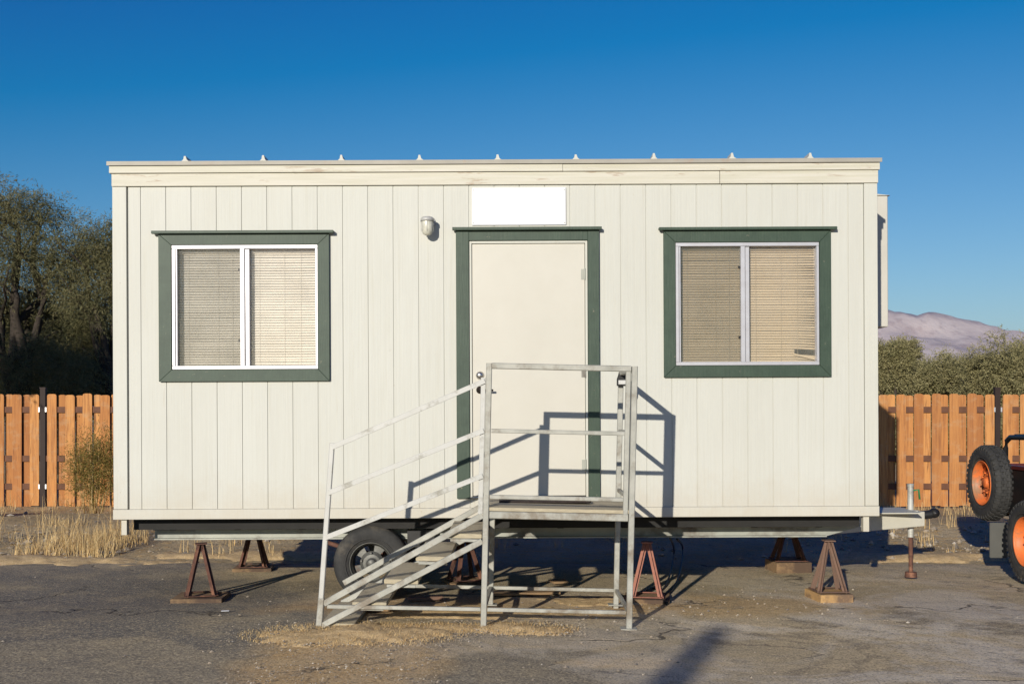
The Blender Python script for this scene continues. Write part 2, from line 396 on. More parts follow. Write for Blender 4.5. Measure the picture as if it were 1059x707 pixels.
def mat_pile():
    t=NT('orange_sandy_litter'); o=t.coord('Object')
    fine=t.noise(o,90,4,.75); mid=t.noise(o,14,5,.65)
    col=t.mix(t.ramp(mid,[(.38,0),(.62,1)]),(0.60,0.42,0.21),(0.74,0.54,0.29))
    col=t.mix(t.ramp(fine,[(.55,0),(.66,.8)]),col,(0.80,0.68,0.44)); col=t.mix(t.ramp(fine,[(.34,.8),(.45,0)]),col,(0.30,0.20,0.11))
    t.bsdf(col,.95,0,t.bump(fine,.012,.9),.1); return t.m
M['asphalt']=mat_asphalt(); M['dirt']=mat_dirt(); M['pile']=mat_pile()

xs=[-20000,-6000,-2000,-600,-200,-80,-40]+lin(-25,25,160)+[40,80,200,600,2000,6000,20000]
ys=[-3000,-600,-150,-60,-30,-15]+lin(-8,10,20)+lin(10.4,18,60)+lin(19,40,20)+[60,100,200,500,1500,4000,20000]
tag(grid_mesh('dirt_ground',xs,ys,lambda x,y:gz(x,y)-.02 if y<11 else gz(x,y),M['dirt']),kind='structure')
def aedge(x): return mnoise.noise(Vector((x*.8,0,0)))*.28+mnoise.noise(Vector((x*3.3,2,0)))*.09
tag(grid_mesh('asphalt_lot',lin(-22,24,230),lin(-16,6,30)+lin(6.2,11.22,26),lambda x,y:gz(x,y)+.007-.03*sstep(11.0,11.35,y),M['asphalt'],aedge),kind='structure')

def mound(name,cx,cy,rx,ry,h,seed,step=.025):
    nx=int(2.6*rx/step);ny=int(2.6*ry/step)
    def zf(x,y):
        d=math.hypot((x-cx)/rx,(y-cy)/ry)
        n=mnoise.fractal(Vector((x*3.4,y*3.4,seed)),.8,2.3,5)*.85
        f=1-d+n*.6
        e=mnoise.noise(Vector((x*19,y*19,seed)))*.010+mnoise.noise(Vector((x*43,y*43,seed)))*.006
        return gz(x,y)+ (h*min(1,max(0,f))**.8+ (e if f>0 else 0)+.008 if f>0 else max(-.03,.1*f)+.004)
    return tag(grid_mesh(name,lin(cx-1.3*rx,cx+1.3*rx,nx),lin(cy-1.3*ry,cy+1.3*ry,ny),zf,M['pile']),kind='structure')
mound('sand_litter',-1.05,7.42,.66,.34,.045,1.3)
mound('sand_litter',-.45,7.62,.55,.16,.025,4.1)
mound('sand_litter',.05,7.58,.36,.2,.04,7.7)
mound('sand_litter',-.1,8.25,.9,.28,.03,9.7)
mound('sand_litter',.9,8.9,.55,.22,.02,3.7)
mound('sand_litter',-5.2,11.25,1.6,.34,.05,12.7,.04)
mound('sand_litter',-7.0,11.0,.9,.16,.05,16.7,.04)
mound('sand_litter',4.0,11.5,1.3,.30,.05,19.7,.04)
mound('sand_litter',-1.9,11.6,1.7,.3,.04,22.7,.04)

def stones(name,n,area,smin,smax,mat,zoff=0,pw=2.2):
    mb=MB()
    for _ in range(n):
        x0,x1,y0,y1=area[RNG.integers(len(area))]
        x=RNG.uniform(x0,x1);y=RNG.uniform(y0,y1);s=smin+(smax-smin)*RNG.random()**pw
        vs=[]
        for d in((1,0,0),(-1,0,0),(0,1,0),(0,-1,0),(0,0,1),(0,0,-1)):
            k=s*RNG.uniform(.6,1.2); vs.append((x+d[0]*k,y+d[1]*k,gz(x,y)+zoff+.3*s+d[2]*k*.7))
        mb.add(vs,[(0,2,4),(2,1,4),(1,3,4),(3,0,4),(2,0,5),(1,2,5),(3,1,5),(0,3,5)])
    return tag(mb.build(name,mat),kind='stuff')
M['pebble']=(lambda t:(t.bsdf(t.ramp(t.n('ShaderNodeNewGeometry').outputs['Random Per Island'],[(0,(.16,.14,.12)),(.4,(.30,.25,.19)),(.8,(.42,.35,.26)),(1,(.52,.47,.39))]),.9),t.m))(NT('pebbles'))[1]
stones('grit',1500,[(-1.9,-.2,7.0,7.85),(-.4,.5,7.3,7.85),(-1.6,-.4,6.0,7.1)],.003,.010,M['pebble'],.02,2)
stones('pebbles',900,[(-6,6,5.6,11.2),(-2,1.5,6,9),(.2,3,7.8,9.6)],.004,.016,M['pebble'],.006,3)
stones('gravel',2600,[(-9,9,11.2,16.8),(-9,-4,11.2,13),(3,8,11.3,13.5)],.008,.05,M['pebble'],0,3.5)
# fine straw litter over the sand piles
def blades(name,specs,mat,parent=None,kind=None,curve=.35):
    V=[];Fc=[]
    for (x,y,z,h,w,lean,az) in specs:
        dx,dy=math.cos(az),math.sin(az); tx,ty=-dy,dx
        a=len(V); k=3
        for i in range(k+1):
            t=i/k; b=lean*t**1.6; ww=w*(1-t*.75)
            cx_,cy_,cz_=x+dx*b*h,y+dy*b*h,z+h*t*math.sqrt(max(.05,1-(lean*t)**2*.6))
            V.append((cx_-tx*ww/2,cy_-ty*ww/2,cz_));V.append((cx_+tx*ww/2,cy_+ty*ww/2,cz_))
        for i in range(k): Fc.append((a+2*i,a+2*i+1,a+2*i+3,a+2*i+2))
    me=bpy.data.meshes.new(name);me.from_pydata(V,[],Fc);me.materials.append(mat);me.update()
    o=bpy.data.objects.new(name,me);COL.objects.link(o)
    if parent:o.parent=parent
    if kind:tag(o,kind=kind)
    return o
def tuftspecs(cx,cy,n,r,h,w=.007,lean=.5):
    out=[]
    for _ in range(n):
        a=RNG.uniform(0,6.283);q=r*RNG.random()**.7
        x=cx+q*math.cos(a);y=cy+q*math.sin(a)
        out.append((x,y,gz(x,y)-.01,h*RNG.uniform(.35,1.1),w*RNG.uniform(.6,1.3),RNG.uniform(.05,lean),RNG.uniform(0,6.283)))
    return out
sp=[]
for _ in range(34):
    x=RNG.uniform(-6.1,-4.15);y=RNG.uniform(11.45,13.6); sp+=tuftspecs(x,y,15,.15,RNG.uniform(.12,.50),.006,1.0)
for _ in range(9):
    x=RNG.uniform(-7.6,-5.8);y=RNG.uniform(11.6,14.5); sp+=tuftspecs(x,y,8,.14,RNG.uniform(.12,.38),.006,.9)
for _ in range(60):
    x=RNG.uniform(-4.2,3.6);y=RNG.uniform(11.5,15.5); sp+=tuftspecs(x,y,14,.13,RNG.uniform(.08,.30))
for _ in range(75):
    x=RNG.uniform(3.6,8.8);y=RNG.uniform(11.8,16.9); sp+=tuftspecs(x,y,14,.15,RNG.uniform(.08,.30)*(1 if y>13 else .6))
for _ in range(90):
    x=RNG.uniform(-9,9);y=RNG.uniform(16.2,16.95); sp+=tuftspecs(x,y,9,.15,RNG.uniform(.08,.34))
for _ in range(70):
    x=RNG.uniform(-5.1,-4.15);y=RNG.uniform(11.5,12.7); sp+=tuftspecs(x,y,16,.12,RNG.uniform(.12,.38),.006,.9)
blades('dry_grass',sp,M['straw'],kind='stuff')
sp=[]
for cx_,cy_,rx_,ry_,n in((-1.05,7.42,.78,.40,2000),(.05,7.58,.42,.24,700),(-.5,7.62,.5,.14,420),(-5.2,11.3,1.2,.25,300)):
    for _ in range(n):
        a=RNG.uniform(0,6.283);q=RNG.random()**.5; x=cx_+rx_*q*math.cos(a);y=cy_+ry_*q*math.sin(a)
        sp.append((x,y,gz(x,y)+.03*(1-q)+.008,RNG.uniform(.015,.04),.003,RNG.uniform(.8,1.2),RNG.uniform(0,6.283)))
blades('straw_litter',sp,M['straw'],kind='stuff')
# dry twigs left
def stick(pts,r,label,mat='twig',cat='stick'):
    o=MB().path(pts,r,6).build('dead_stick',M[mat],origin=pts[0]); return tag(o,label,cat)
stick([(-6.02,11.95,.14),(-5.9,11.8,.10),(-5.72,11.62,.07),(-5.62,11.55,.05)],[.012,.018,.018,.012],'pale bleached stick lying in dry grass left of the trailer')
x0=-6.6
sh=thing('dead_weed','leafless spindly dead weed beside the bleached stick','weed',(-6.0,12.2,gz(-6,12.2)))
mb=MB()
for i in range(34):
    a=RNG.uniform(0,6.283);L=RNG.uniform(.2,.55);q=Vector((math.cos(a)*.55,math.sin(a)*.4,.8)).normalized()
    p=Vector((RNG.uniform(-.3,.3),RNG.uniform(-.15,.15),0)); mb.path([p,p+q*L*.5,p+q*L+Vector((0,0,.03))],[.004,.003,.0015],4)
mb.build('stem',M['straw'],sh)

# ------------------------------------------------------------------ the office trailer
TO=Vector((-.13,WD,0))
TR=thing('office_trailer','cream portable office trailer with two green-framed windows and a door, raised on jack stands','trailer',TO)
TR.rotation_euler=(0,R(-.27),0)
XL,XR=wx(118.5),wx(908.8); ZT=wz(166.8); ZB=wz(535)
YB=WD+2.44
XO=.008
def P(name,mb,mat,parent=None,bevel=0):
    return mb.build(name,M[mat] if isinstance(mat,str) else mat,parent or TR,origin=TO,bevel=bevel)
LW=(wx(180),wx(330.5),wz(380.5),wz(252.5)); RW=(wx(700),wx(848),wz(378.8),wz(252.3)); DR=(wx(487),wx(609),wz(514.5),wz(249.5))
holes=[LW,RW,DR]
def segs(x0,x1,z0,z1,hs):
    """free z ranges of a strip"""
    out=[(z0,z1)]
    for h in hs:
        if h[0]<x1-1e-6 and h[1]>x0+1e-6:
            new=[]
            for a,b in out:
                if h[2]>=b or h[3]<=a:new.append((a,b));continue
                if h[2]>a:new.append((a,h[2]))
                if h[3]<b:new.append((h[3],b))
            out=new
    return [(a,b) for a,b in out if b-a>.005]
def strips(mb,x0,x1,z0,z1,ya,yb,cuts,gap,hs):
    xsx=sorted(set([x0,x1]+[c for c in cuts if x0<c<x1]))
    for a,b in zip(xsx[:-1],xsx[1:]):
        A=a+(gap/2 if a!=x0 else 0);B=b-(gap/2 if b!=x1 else 0)
        sub=sorted(set([A,B]+[h[i] for h in hs for i in(0,1) if A<h[i]<B]))
        for p,q in zip(sub[:-1],sub[1:]):
            for s0,s1 in segs(p,q,z0,z1,hs): mb.box(p,q,ya,yb,s0,s1)
grooves=[wx(147.3+26.12*i) for i in range(29)]
# corner / skirt inner limits
sx0,sx1=wx(134.5),wx(894.5); sz0,sz1=wz(524.5),wz(191.5)
mb=MB(); strips(mb,sx0,sx1,sz0,sz1,WD,WD+.007,grooves,.0065,holes)
strips(mb,sx0,sx1,sz0,sz1,WD+.0068,WD+.02,[],0,holes)
strips(mb,XL+.02,XR-.02,ZB+.01,ZT-.03,WD+.021,WD+.05,[],0,holes)
P('front_wall',mb,'siding')
def endwall(x,out):
    mb=MB(); ycuts=[WD+.04+.2*i for i in range(1,12)]
    y0,y1=WD+.05,YB-.05
    ysx=[y0]+[c for c in ycuts if y0<c<y1]+[y1]
    for a,b in zip(ysx[:-1],ysx[1:]): mb.box(x-.009*out,x,a+.004,b-.004,ZB,ZT-.11)
    mb.box(x-.05*out,x-.0095*out,y0-.02,y1+.02,ZB+.01,ZT-.03); return mb
P('end_wall',endwall(XL+.004,-1),'siding'); P('end_wall',endwall(XR-.004,1),'siding')
mb=MB(); rc=[XL+.05+.2*i for i in range(1,32)]
strips(mb,XL+.02,XR-.02,ZB,ZT-.11,YB-.009,YB,rc,.009,[]); mb.box(XL+.03,XR-.03,YB-.05,YB-.0095,ZB+.01,ZT-.03); P('rear_wall',mb,'siding')
# corner boards, skirt, fascia
def corner(x0,x1):
    mb=MB();mb.box(x0,x1,WD-.012,WD+.0215,sz0+.001,sz1-.002);return mb
P('corner_board',corner(XL,sx0-.012),'trim',bevel=.002);P('corner_board',corner(sx1+.004,XR),'trim',bevel=.002)
for x0,x1 in((XL-.002,XL+.016),(XR-.016,XR+.002)): P('corner_board',MB().box(x0,x1,YB-.09,YB+.004,ZB,ZT-.11),'trim')
mb=MB();mb.box(XL-.004,XR+.004,WD-.016,WD+.0215,ZB,sz0-.0015);P('skirt_board',mb,'trim',bevel=.002)
zf=wz(178.3)
jx=wx(746)
mb=MB();mb.box(XL-.002,jx-.002,WD-.020,WD+.0215,sz1+.001,zf-.002);mb.box(jx+.002,XR+.004,WD-.022,WD+.0215,sz1+.001,zf-.002);P('fascia_board',mb,'fascia',bevel=.0015)
mb=MB();mb.box(XL-.016,wx(584)-.002,WD-.036,WD+.0215,zf+.001,ZT-.018);mb.box(wx(584),XR+.014,WD-.034,WD+.0215,zf+.001,ZT-.018);P('fascia_board',mb,'fascia',bevel=.0015)
for xx,o in((XL,-1),(XR,1)):
    P('fascia_board',MB().box(xx-.01*o,xx+.012*o,WD+.022,YB+.01,ZT-.19,ZT-.018),'fascia')
P('fascia_board',MB().box(XL+.0,XR,YB+.001,YB+.02,ZT-.19,ZT-.018),'fascia')
mb=MB();mb.box(XL-.03,XR+.026,WD-.045,YB+.04,ZT-.017,ZT)
mb.box(XL-.03,XR+.026,WD-.052,WD-.0455,ZT-.030,ZT+.002)
roof=P('roof',mb,'roofsheet')
for i in range(9):
    x=wx(195.5+80.4*i); mb=MB()
    h=.042+RNG.uniform(-.004,.004)
    mb.prism([(x-.030,ZT+.001),(x+.022+RNG.uniform(0,.012),ZT+.001),(x+.012,ZT+.014),(x+.004,ZT+h),(x-.010,ZT+h),(x-.014,ZT+.016)],WD-.05,WD+.10)
    mb.box(x-.008,x+.006,WD+.10,YB,ZT+.0015,ZT+.022)
    ob=P('roof_seam_cap',mb,'trim',roof)
# interior and floor
mb=MB();mb.box(XL+.06,XR-.06,WD+.055,YB-.06,ZB+.012,ZB+.05);P('floor_deck',mb,'black')
mb=MB();mb.box(XL+.08,XR-.08,WD+.9,WD+.93,ZB+.06,ZT-.04);P('inner_partition',mb,'interior')

def window(rect,ow,cap,seam,blindmat,broken,rng_tilt):
    x0,x1,z0,z1=rect; ox0,ox1,oz0,oz1=ow
    casing=MB(); y0,y1=WD-.028,WD-.001
    # mitred casing boards
    for poly in ([(ox0,oz0),(ox1,oz0),(x1+.003,z0-.003),(x0-.003,z0-.003)],[(ox0,oz1),(x0-.003,z1+.003),(x1+.003,z1+.003),(ox1,oz1)],
                 [(ox0,oz0),(x0-.003,z0-.003),(x0-.003,z1+.003),(ox0,oz1)],[(ox1,oz0),(ox1,oz1),(x1+.003,z1+.003),(x1+.003,z0-.003)]):
        cx_=sum(p[0] for p in poly)/4;cz_=sum(p[1] for p in poly)/4
        poly=[(cx_+(a-cx_)*.9985,cz_+(b-cz_)*.9985) for a,b in poly]
        casing.prism(poly,y0,y1)
    win=P('window',casing,'green',bevel=.0015)
    mb=MB();mb.prism([(cap[0],cap[2]-.012),(cap[1],cap[2]-.012),(cap[1],cap[2]+.010),(cap[0],cap[2]+.010)],WD-.062,WD-.0285);mb.box(cap[0],cap[1],WD-.0280,WD-.001,cap[2]-.004,cap[2]+.010);P('drip_cap',mb,'green',win,.0015)
    fw=.028; xm=seam
    f=MB(); yf0,yf1=WD-.020,WD+.052
    f.box(x0,x1,yf0,yf1,z0,z0+fw);f.box(x0,x1,yf0,yf1,z1-fw,z1);f.box(x0,x0+fw*.9,yf0+.001,yf1,z0+fw,z1-fw);f.box(x1-fw*.7,x1,yf0+.001,yf1,z0+fw,z1-fw)
    f.box(xm-.036,xm-.002,yf0+.004,yf1-.03,z0+fw,z1-fw); f.box(xm+.002,xm+.034,yf0+.018,yf1,z0+fw,z1-fw)
    f.box(x0+fw,x0+fw+.012,yf0+.008,yf1-.03,z0+fw,z1-fw)
    P('frame',f,'alu',win,.002)
    L=(x0+fw*.9,xm-.036);Q=(xm+.034,x1-fw*.7)
    P('pane',MB().box(L[0],L[1],WD+.020,WD+.023,z0+fw,z1-fw),'glass',win)
    P('pane',MB().box(Q[0],Q[1],WD+.030,WD+.033,z0+fw,z1-fw),'glass',win)
    P('insect_screen',MB().box(L[0]+.012,L[1],WD+.002,WD+.003,z0+fw,z1-fw),'screen',win)
    for zz in(z0+.23*(z1-z0),z0+.80*(z1-z0)):
        c=MB();c.box(L[1]-.018,L[1]-.002,WD-.006,WD+.001,zz-.010,zz+.010)
        P('latch',c,'blackmetal',win)
    for (a,b),which in((L,0),(Q,1)):
        s=MB(); pitch=.0207; zz=z1-fw-.03; i=0; w=.0196
        s.box(a-.01,b+.01,WD+.055,WD+.085,z1-fw-.024,z1-fw+.004)
        while zz>z0+fw-.004:
            tilt=R(62+rng_tilt*RNG.uniform(-1,1)); n=10
            frac=(z1-zz)/(z1-z0); sg_=RNG.uniform(.0005,.0022); su_=RNG.random()
            vs=[]
            for k in range(n+1):
                x=a-.008+(b-a+.016)*k/n
                sag=-sg_*math.sin(math.pi*k/n)
                t=tilt
                if broken and which==1:
                    u=max(0,(k/n-.72)/.28); sag-=.012*u*frac**2*(1+.2*su_); t=tilt-R(22)*u*su_
                
                for q in(-.5,0,.5):
                    yy=WD+.072+q*w*math.cos(t)*1.0+(0.0015 if q==0 else 0)
                    vs.append((x,yy,zz+sag+q*w*math.sin(t)))
            fs=[]
            kk=n
            if broken and which==1 and .865<frac<.915: kk=7
            for k in range(kk):
                for q in range(2): A=k*3+q; fs.append((A,A+3,A+4,A+1))
            s.add(vs,fs,True); zz-=pitch; i+=1
        # ladder cords
        for fr in(.16,.62,.84) if which==0 else (.12,.5,.75):
            x=a+(b-a)*fr; s.tube((x,WD+.058,z0+fw),(x,WD+.058,z1-fw),.0010,n=5)
        if broken and which==1:
            x=a+(b-a)*.72; s.add([(x-.02,WD+.056,z0+fw+.055),(b+.01,WD+.050,z0+fw+.012),(b+.01,WD+.052,z0+fw+.03),(x-.02,WD+.058,z0+fw+.068)],[(0,1,2,3)])
        bl=s.build('blind',M[blindmat],win,origin=TO)
    return win
w1=window(LW,(wx(166.5),wx(342.5),wz(393),wz(241)),(wx(160.5),wx(347.5),wz(239.5)),wx(255),'blindwhite',False,3)
w2=window(RW,(wx(687.5),wx(860),wz(391),wz(240)),(wx(682.5),wx(865.5),wz(238.3)),wx(772),'blindtan',True,4)
w1['label']='left window with closed cream blinds'; w2['label']='right window with yellowed blinds bent at the lower corner'
# door
x0,x1,z0,z1=DR
mb=MB(); y0,y1=WD-.028,WD-.001; ex0,ex1,ez1=wx(473.3),wx(621),wz(237.5)
mb.box(ex0,x0-.003,y0,y1,z0-.003,ez1-.0);mb.box(x1+.003,ex1,y0,y1,z0-.003,ez1);mb.box(x0-.0025,x1+.0025,y0+.002,y1,z1+.003,ez1)
dc=P('door_casing',mb,'green',bevel=.0015)
mb=MB();mb.box(wx(470),wx(623.5),WD-.065,WD-.0285,wz(239),wz(236));mb.box(wx(470),wx(623.5),WD-.028,WD-.001,ez1+.001,wz(236)-.001);P('drip_cap',mb,'green',dc,.0015)
mb=MB();mb.box(x0,x0+.018,WD-.012,WD+.05,z0,z1);mb.box(x1-.018,x1,WD-.012,WD+.05,z0,z1);mb.box(x0+.018,x1-.018,WD-.012,WD+.05,z1-.018,z1);mb.box(x0+.018,x1-.018,WD-.03,WD+.05,z0,z0+.012)
P('door_jamb',mb,'trim',dc,.0015)
mb=MB();mb.box(x0+.022,x1-.021,WD+.001,WD+.045,z0+.016,z1-.021);door=P('door',mb,'door',bevel=.002)
for yy in(284,385,481):
    mb=MB();zz=wz(yy);mb.tube((x1-.0195,WD-.014,zz-.045),(x1-.0195,WD-.014,zz+.045),.006,n=8);mb.box(x1-.05,x1-.021,WD-.0015,WD+.0008,zz-.042,zz+.042);P('hinge',mb,'greybeam',door)
kx=wx(497.5)
mb=MB();T=Matrix.Translation((kx,WD,wz(388)));mb.lathe([(0,-.028),(.014,-.028),(.024,-.022),(.033,-.002),(.033,.001),(0,.001)],24,T,False);P('deadbolt',mb,'chrome',door)
mb=MB();T=Matrix.Translation((kx,WD,wz(403)));mb.lathe([(0,-.028),(.012,-.026),(.014,-.012),(.030,-.004),(.031,.001),(0,.001)],24,T,False)
mb.path([(kx,WD-.026,wz(403)),(kx+.004,WD-.055,wz(403)),(kx+.03,WD-.062,wz(403.3)),(kx+.105,WD-.060,wz(403.5))],[.010,.010,.0095,.0085],10);P('lever_handle',mb,'brass',door)
# blank sign board
sb=P('sign_board',MB().box(wx(490),wx(587),WD-.014,WD-.0005,wz(233),wz(194.5)),'sign',bevel=.001)
sb['label']='blank white sign board above the door'
for a,b in((491.5,231),(585.5,231),(491.5,197),(585.5,197)):
    mb=MB();mb.tube((wx(a),WD-.0155,wz(b)),(wx(a),WD-.013,wz(b)),.004,n=8)
    P('screw',mb,'greybeam',sb)
# porch light
lx=wx(446)
mb=MB();mb.lathe([(0,-.022),(.030,-.020),(.045,-.010),(.047,0),(0,0)],28,Matrix.Translation((lx+.004,WD,wz(230))),False);mb.path([(lx+.004,WD-.02,wz(229)),(lx+.0,WD-.06,wz(226)),(lx-.008,WD-.095,wz(229))],[.013,.012,.012],10)
pl=P('porch_light',mb,'cement')
V3=Matrix.Translation((lx-.010,WD-.10,wz(228)))@Matrix.Rotation(R(90),4,'X')
mb=MB();mb.lathe([(0,.012),(.040,.012),(.052,.0),(.054,-.022),(.048,-.022),(0,-.021)],28,V3,False);P('lamp_cap',mb,'cement',pl)
mb=MB();mb.lathe([(.046,-.022),(.047,-.05),(.045,-.09),(.036,-.118),(.018,-.130),(0,-.133)],28,V3,False);P('glass_globe',mb,'jar',pl)
mb=MB()
for i in range(8):
    t=i*math.pi/4; c,s=math.cos(t)*.0485,math.sin(t)*.0485; o=V3.translation
    mb.tube((o.x+c,o.y+s,o.z-.024),(o.x+c*.98,o.y+s*.98,o.z-.10),.0022,n=5)
P('cage',mb,'cement',pl)
# corner legs
for x0_,x1_ in((wx(125),wx(130.5)),(wx(894),wx(900))):
    P('corner_leg',MB().box(x0_,x1_,WD+.02,WD+.075,ZB-.125,ZB-.001),'trim')
# chassis
BY=WD+.37
bz1,bz0=pz(544.5,BY),pz(556,BY)
bx0,bx1=px(160,BY),px(892,BY)
def beam(y,x0,x1):
    mb=MB();prof=[(x0,bz0),(x1-.30,bz0),(x1-.0,bz1-.01),(x1,bz1),(x0,bz1)]
    mb.prism(prof,y+.012,y+.022); mb.box(x0,x1-.3,y-.03,y+.0115,bz0,bz0+.012); mb.box(x0,x1,y-.03,y+.0115,bz1-.012,bz1-.0005)
    return mb
P('chassis_beam',beam(BY,bx0,bx1),'greybeam');P('chassis_beam',beam(BY+1.72,bx0,bx1),'greybeam')
mb=MB()
for i in range(11):
    x=bx0+.2+i*(bx1-bx0-.6)/10; mb=MB();mb.box(x-.025,x+.025,WD+.21,YB-.06,bz1+.003,ZB-.001);P('cross_member',mb,'black')
P('rim_joist',MB().box(XL+.1,XR-.1,WD+.16,WD+.20,bz1+.012,ZB-.002),'black')
# bits hanging under the floor
mb=MB();mb.path([(wx(720),WD+.5,bz1+.06),(wx(745),WD+.5,bz1+.02),(wx(775),WD+.5,bz1+.05),(wx(820),WD+.5,bz1+.01)],.012,8);P('drain_pipe',mb,'black')

def tyre_mb(r,w,T,rim_r,tread=0):
    mb=MB(); h=w/2
    prof=[(rim_r,-h*.72),(rim_r+.018,-h*.80),(rim_r+(r-rim_r)*.35,-h*.98),(rim_r+(r-rim_r)*.62,-h),(r-.028,-h*.90),(r-.006,-h*.74),(r,-h*.5),(r,-h*.18),(r-.008,-h*.14),(r-.008,h*-.06),(r,-h*.02),(r,h*.3),(r-.008,h*.34),(r-.008,h*.42),(r,h*.46),(r-.006,h*.74),(r-.028,h*.90),(rim_r+(r-rim_r)*.62,h),(rim_r+(r-rim_r)*.35,h*.98),(rim_r+.018,h*.80),(rim_r,h*.72)]
    mb.lathe(prof,64,T,True)
    # raised ring on the sidewall + tread lugs
    for sgn in(-1,1):
        mb.lathe([(rim_r+.034,sgn*h*.93),(rim_r+.036,sgn*(h*.93+.004)),(rim_r+.042,sgn*(h*.95+.004)),(rim_r+.046,sgn*h*.95)],64,T,True)
    if tread:
        for i in range(tread):
            t=2*math.pi*i/tread
            for y0,y1,off in((-h*.98,-h*.58,0),(-h*.46,-h*.06,.5),(h*.06,h*.46,0),(h*.58,h*.98,.5)):
                tt=t+off*2*math.pi/tread; A=2*math.pi/tread*.36
                rr0=r-.02 if abs(y0)<h*.9 and abs(y1)<h*.9 else r-.04; vs=[]
                for yy,ro in((y0,r+.009 if y0>-h*.9 else r-.014),(y1,r+.009 if y1<h*.9 else r-.014)):
                    for ang in(tt-A*.7,tt+A*.7):
                        for rr in(rr0,ro): vs.append((rr*math.cos(ang),yy,rr*math.sin(ang)))
                mb.add(vs,[(0,1,3,2),(4,6,7,5),(1,5,7,3),(0,4,5,1),(2,3,7,6),(0,2,6,4)],False,T)
    return mb
def spoke_rim(r,w,T,windows=5,hub=.05,dish=.035):
    mb=MB();h=w/2
    mb.lathe([(r,-h),(r+.006,-h-.006),(r+.010,-h-.002),(r+.001,-h+.012),(r-.012,-h+.03),(r-.02,h*.6),(r,h),(r,-h+.02)],48,T,True)
    # disc with window cut-outs
    n=windows*8; yo=-h+dish+.03; rings=[(hub,yo-.02),(hub+.02,yo-.018),(r*.58,yo),(r*.86,yo+.004),(r-.010,yo+.012)]
    vs=[]
    for i in range(n):
        t=2*math.pi*i/n
        for rr,a in rings: vs.append((rr*math.cos(t),a,rr*math.sin(t)))
    fs=[];m=len(rings)
    for i in range(n):
        j=(i+1)%n
        for k in range(m-1):
            if k==2 and i%8 in(1,2,3,4): continue
            fs.append((i*m+k,j*m+k,j*m+k+1,i*m+k+1))
    mb.add(vs,fs,False,T)
    mb.lathe([(0,yo-.045),(hub*.62,yo-.045),(hub*.75,yo-.038),(hub*.8,yo-.018),(hub+.004,yo-.018)],24,T,False)
    for i in range(windows):
        t=2*math.pi*(i+.3)/windows; c=Vector((math.cos(t)*(hub+.035),yo-.018,math.sin(t)*(hub+.035)))
        a=T@c;b=T@(c+Vector((0,-.018,0))); mb.tube(a,b,.0085,n=6)
    return mb
def trailer_wheel(x,y,flip=1):
    T=Matrix.Translation((x,y,.262))
    if flip<0:T=T@Matrix.Rotation(math.pi,4,'Z')
    w=P('wheel',tyre_mb(.305,.20,T,.165),'rubber'); P('rim',spoke_rim(.165,.16,T),'rimgrey',w)
    return w
wx1=px(383.5,WD+.12)
trailer_wheel(wx1,WD+.22); trailer_wheel(wx1,YB-.22,-1)
mb=MB();mb.tube((wx1,WD+.35,.262),(wx1,YB-.35,.262),.035,n=12)
P('axle',mb,'rust')
for y in(BY+.0,BY+1.72):
    mb=MB();mb.path([(wx1-.42,y,bz0-.02),(wx1-.2,y,bz0-.09),(wx1,y,.31),(wx1+.2,y,bz0-.09),(wx1+.38,y,bz0-.03)],.018,8)
    P('leaf_spring',mb,'rust')
mb=MB();mb.box(wx1+.28,wx1+.50,BY-.10,BY-.04,bz0-.06,bz1-.01);P('spring_hanger',mb,'blackmetal')
# tongue
TY=WD+1.22; tx=px(955,TY)
zt1,zt0=pz(530,TY),pz(546,TY)
def tongue(y0,x0,y1,x1):
    mb=MB();d=Vector((x1-x0,y1-y0,0)).normalized();n=Vector((d.y,-d.x,0))
    a=Vector((x0,y0,0));b=Vector((x1,y1,0)); hw=.028; vs=[]
    for p,z0_,z1_ in((a,zt0-.05,zt1-.01),(b,zt0+.01,zt1)):
        for s_ in(-hw,hw):
            for z in(z0_,z1_): q=p+n*s_; vs.append((q.x,q.y,z))
    mb.add(vs,[(0,1,3,2),(4,6,7,5),(0,4,5,1),(2,3,7,6),(1,5,7,3),(0,2,6,4)]); return mb
P('tongue_beam',tongue(TY-.40,XR-.5,TY-.05,tx-.02),'tonguepaint',bevel=.004);P('tongue_beam',tongue(TY+.75,XR-.5,TY+.05,tx-.02),'tonguepaint',bevel=.004)
P('tongue_beam',MB().box(XR-.2,tx-.12,TY-.30,TY+.22,zt1+.002,zt1+.012),'tonguepaint')
mb=MB();mb.tube((tx-.05,TY,zt1-.045),(tx+.07,TY,zt1-.03),.036,.040,12);T=Matrix.Translation((tx+.10,TY,zt1-.02));mb.lathe([(0,-.05),(.024,-.04),(.042,-.02),(.046,.01),(.032,.038),(0,.05)],20,T,False);P('coupler',mb,'blackmetal')
jx_=px(942,TY)
mb=MB();mb.tube((jx_,TY,pz(557,TY)),(jx_,TY,pz(505,TY)),.026,n=14);mb.tube((jx_,TY,pz(505,TY)),(jx_,TY,pz(502,TY)),.031,n=14)
jk=P('tongue_jack',mb,'paintwhite')
mb=MB();mb.tube((jx_,TY,.02),(jx_,TY,pz(557,TY)),.019,n=12);mb.tube((jx_,TY,-.025),(jx_,TY,.02),.055,.05,14);P('jack_foot',mb,'rust',jk)
mb=MB();mb.path([(jx_+.02,TY,pz(509,TY)),(jx_+.07,TY-.01,pz(508,TY)),(jx_+.075,TY-.02,pz(518,TY))],.009,8);P('crank_handle',mb,'greenvalve',jk)
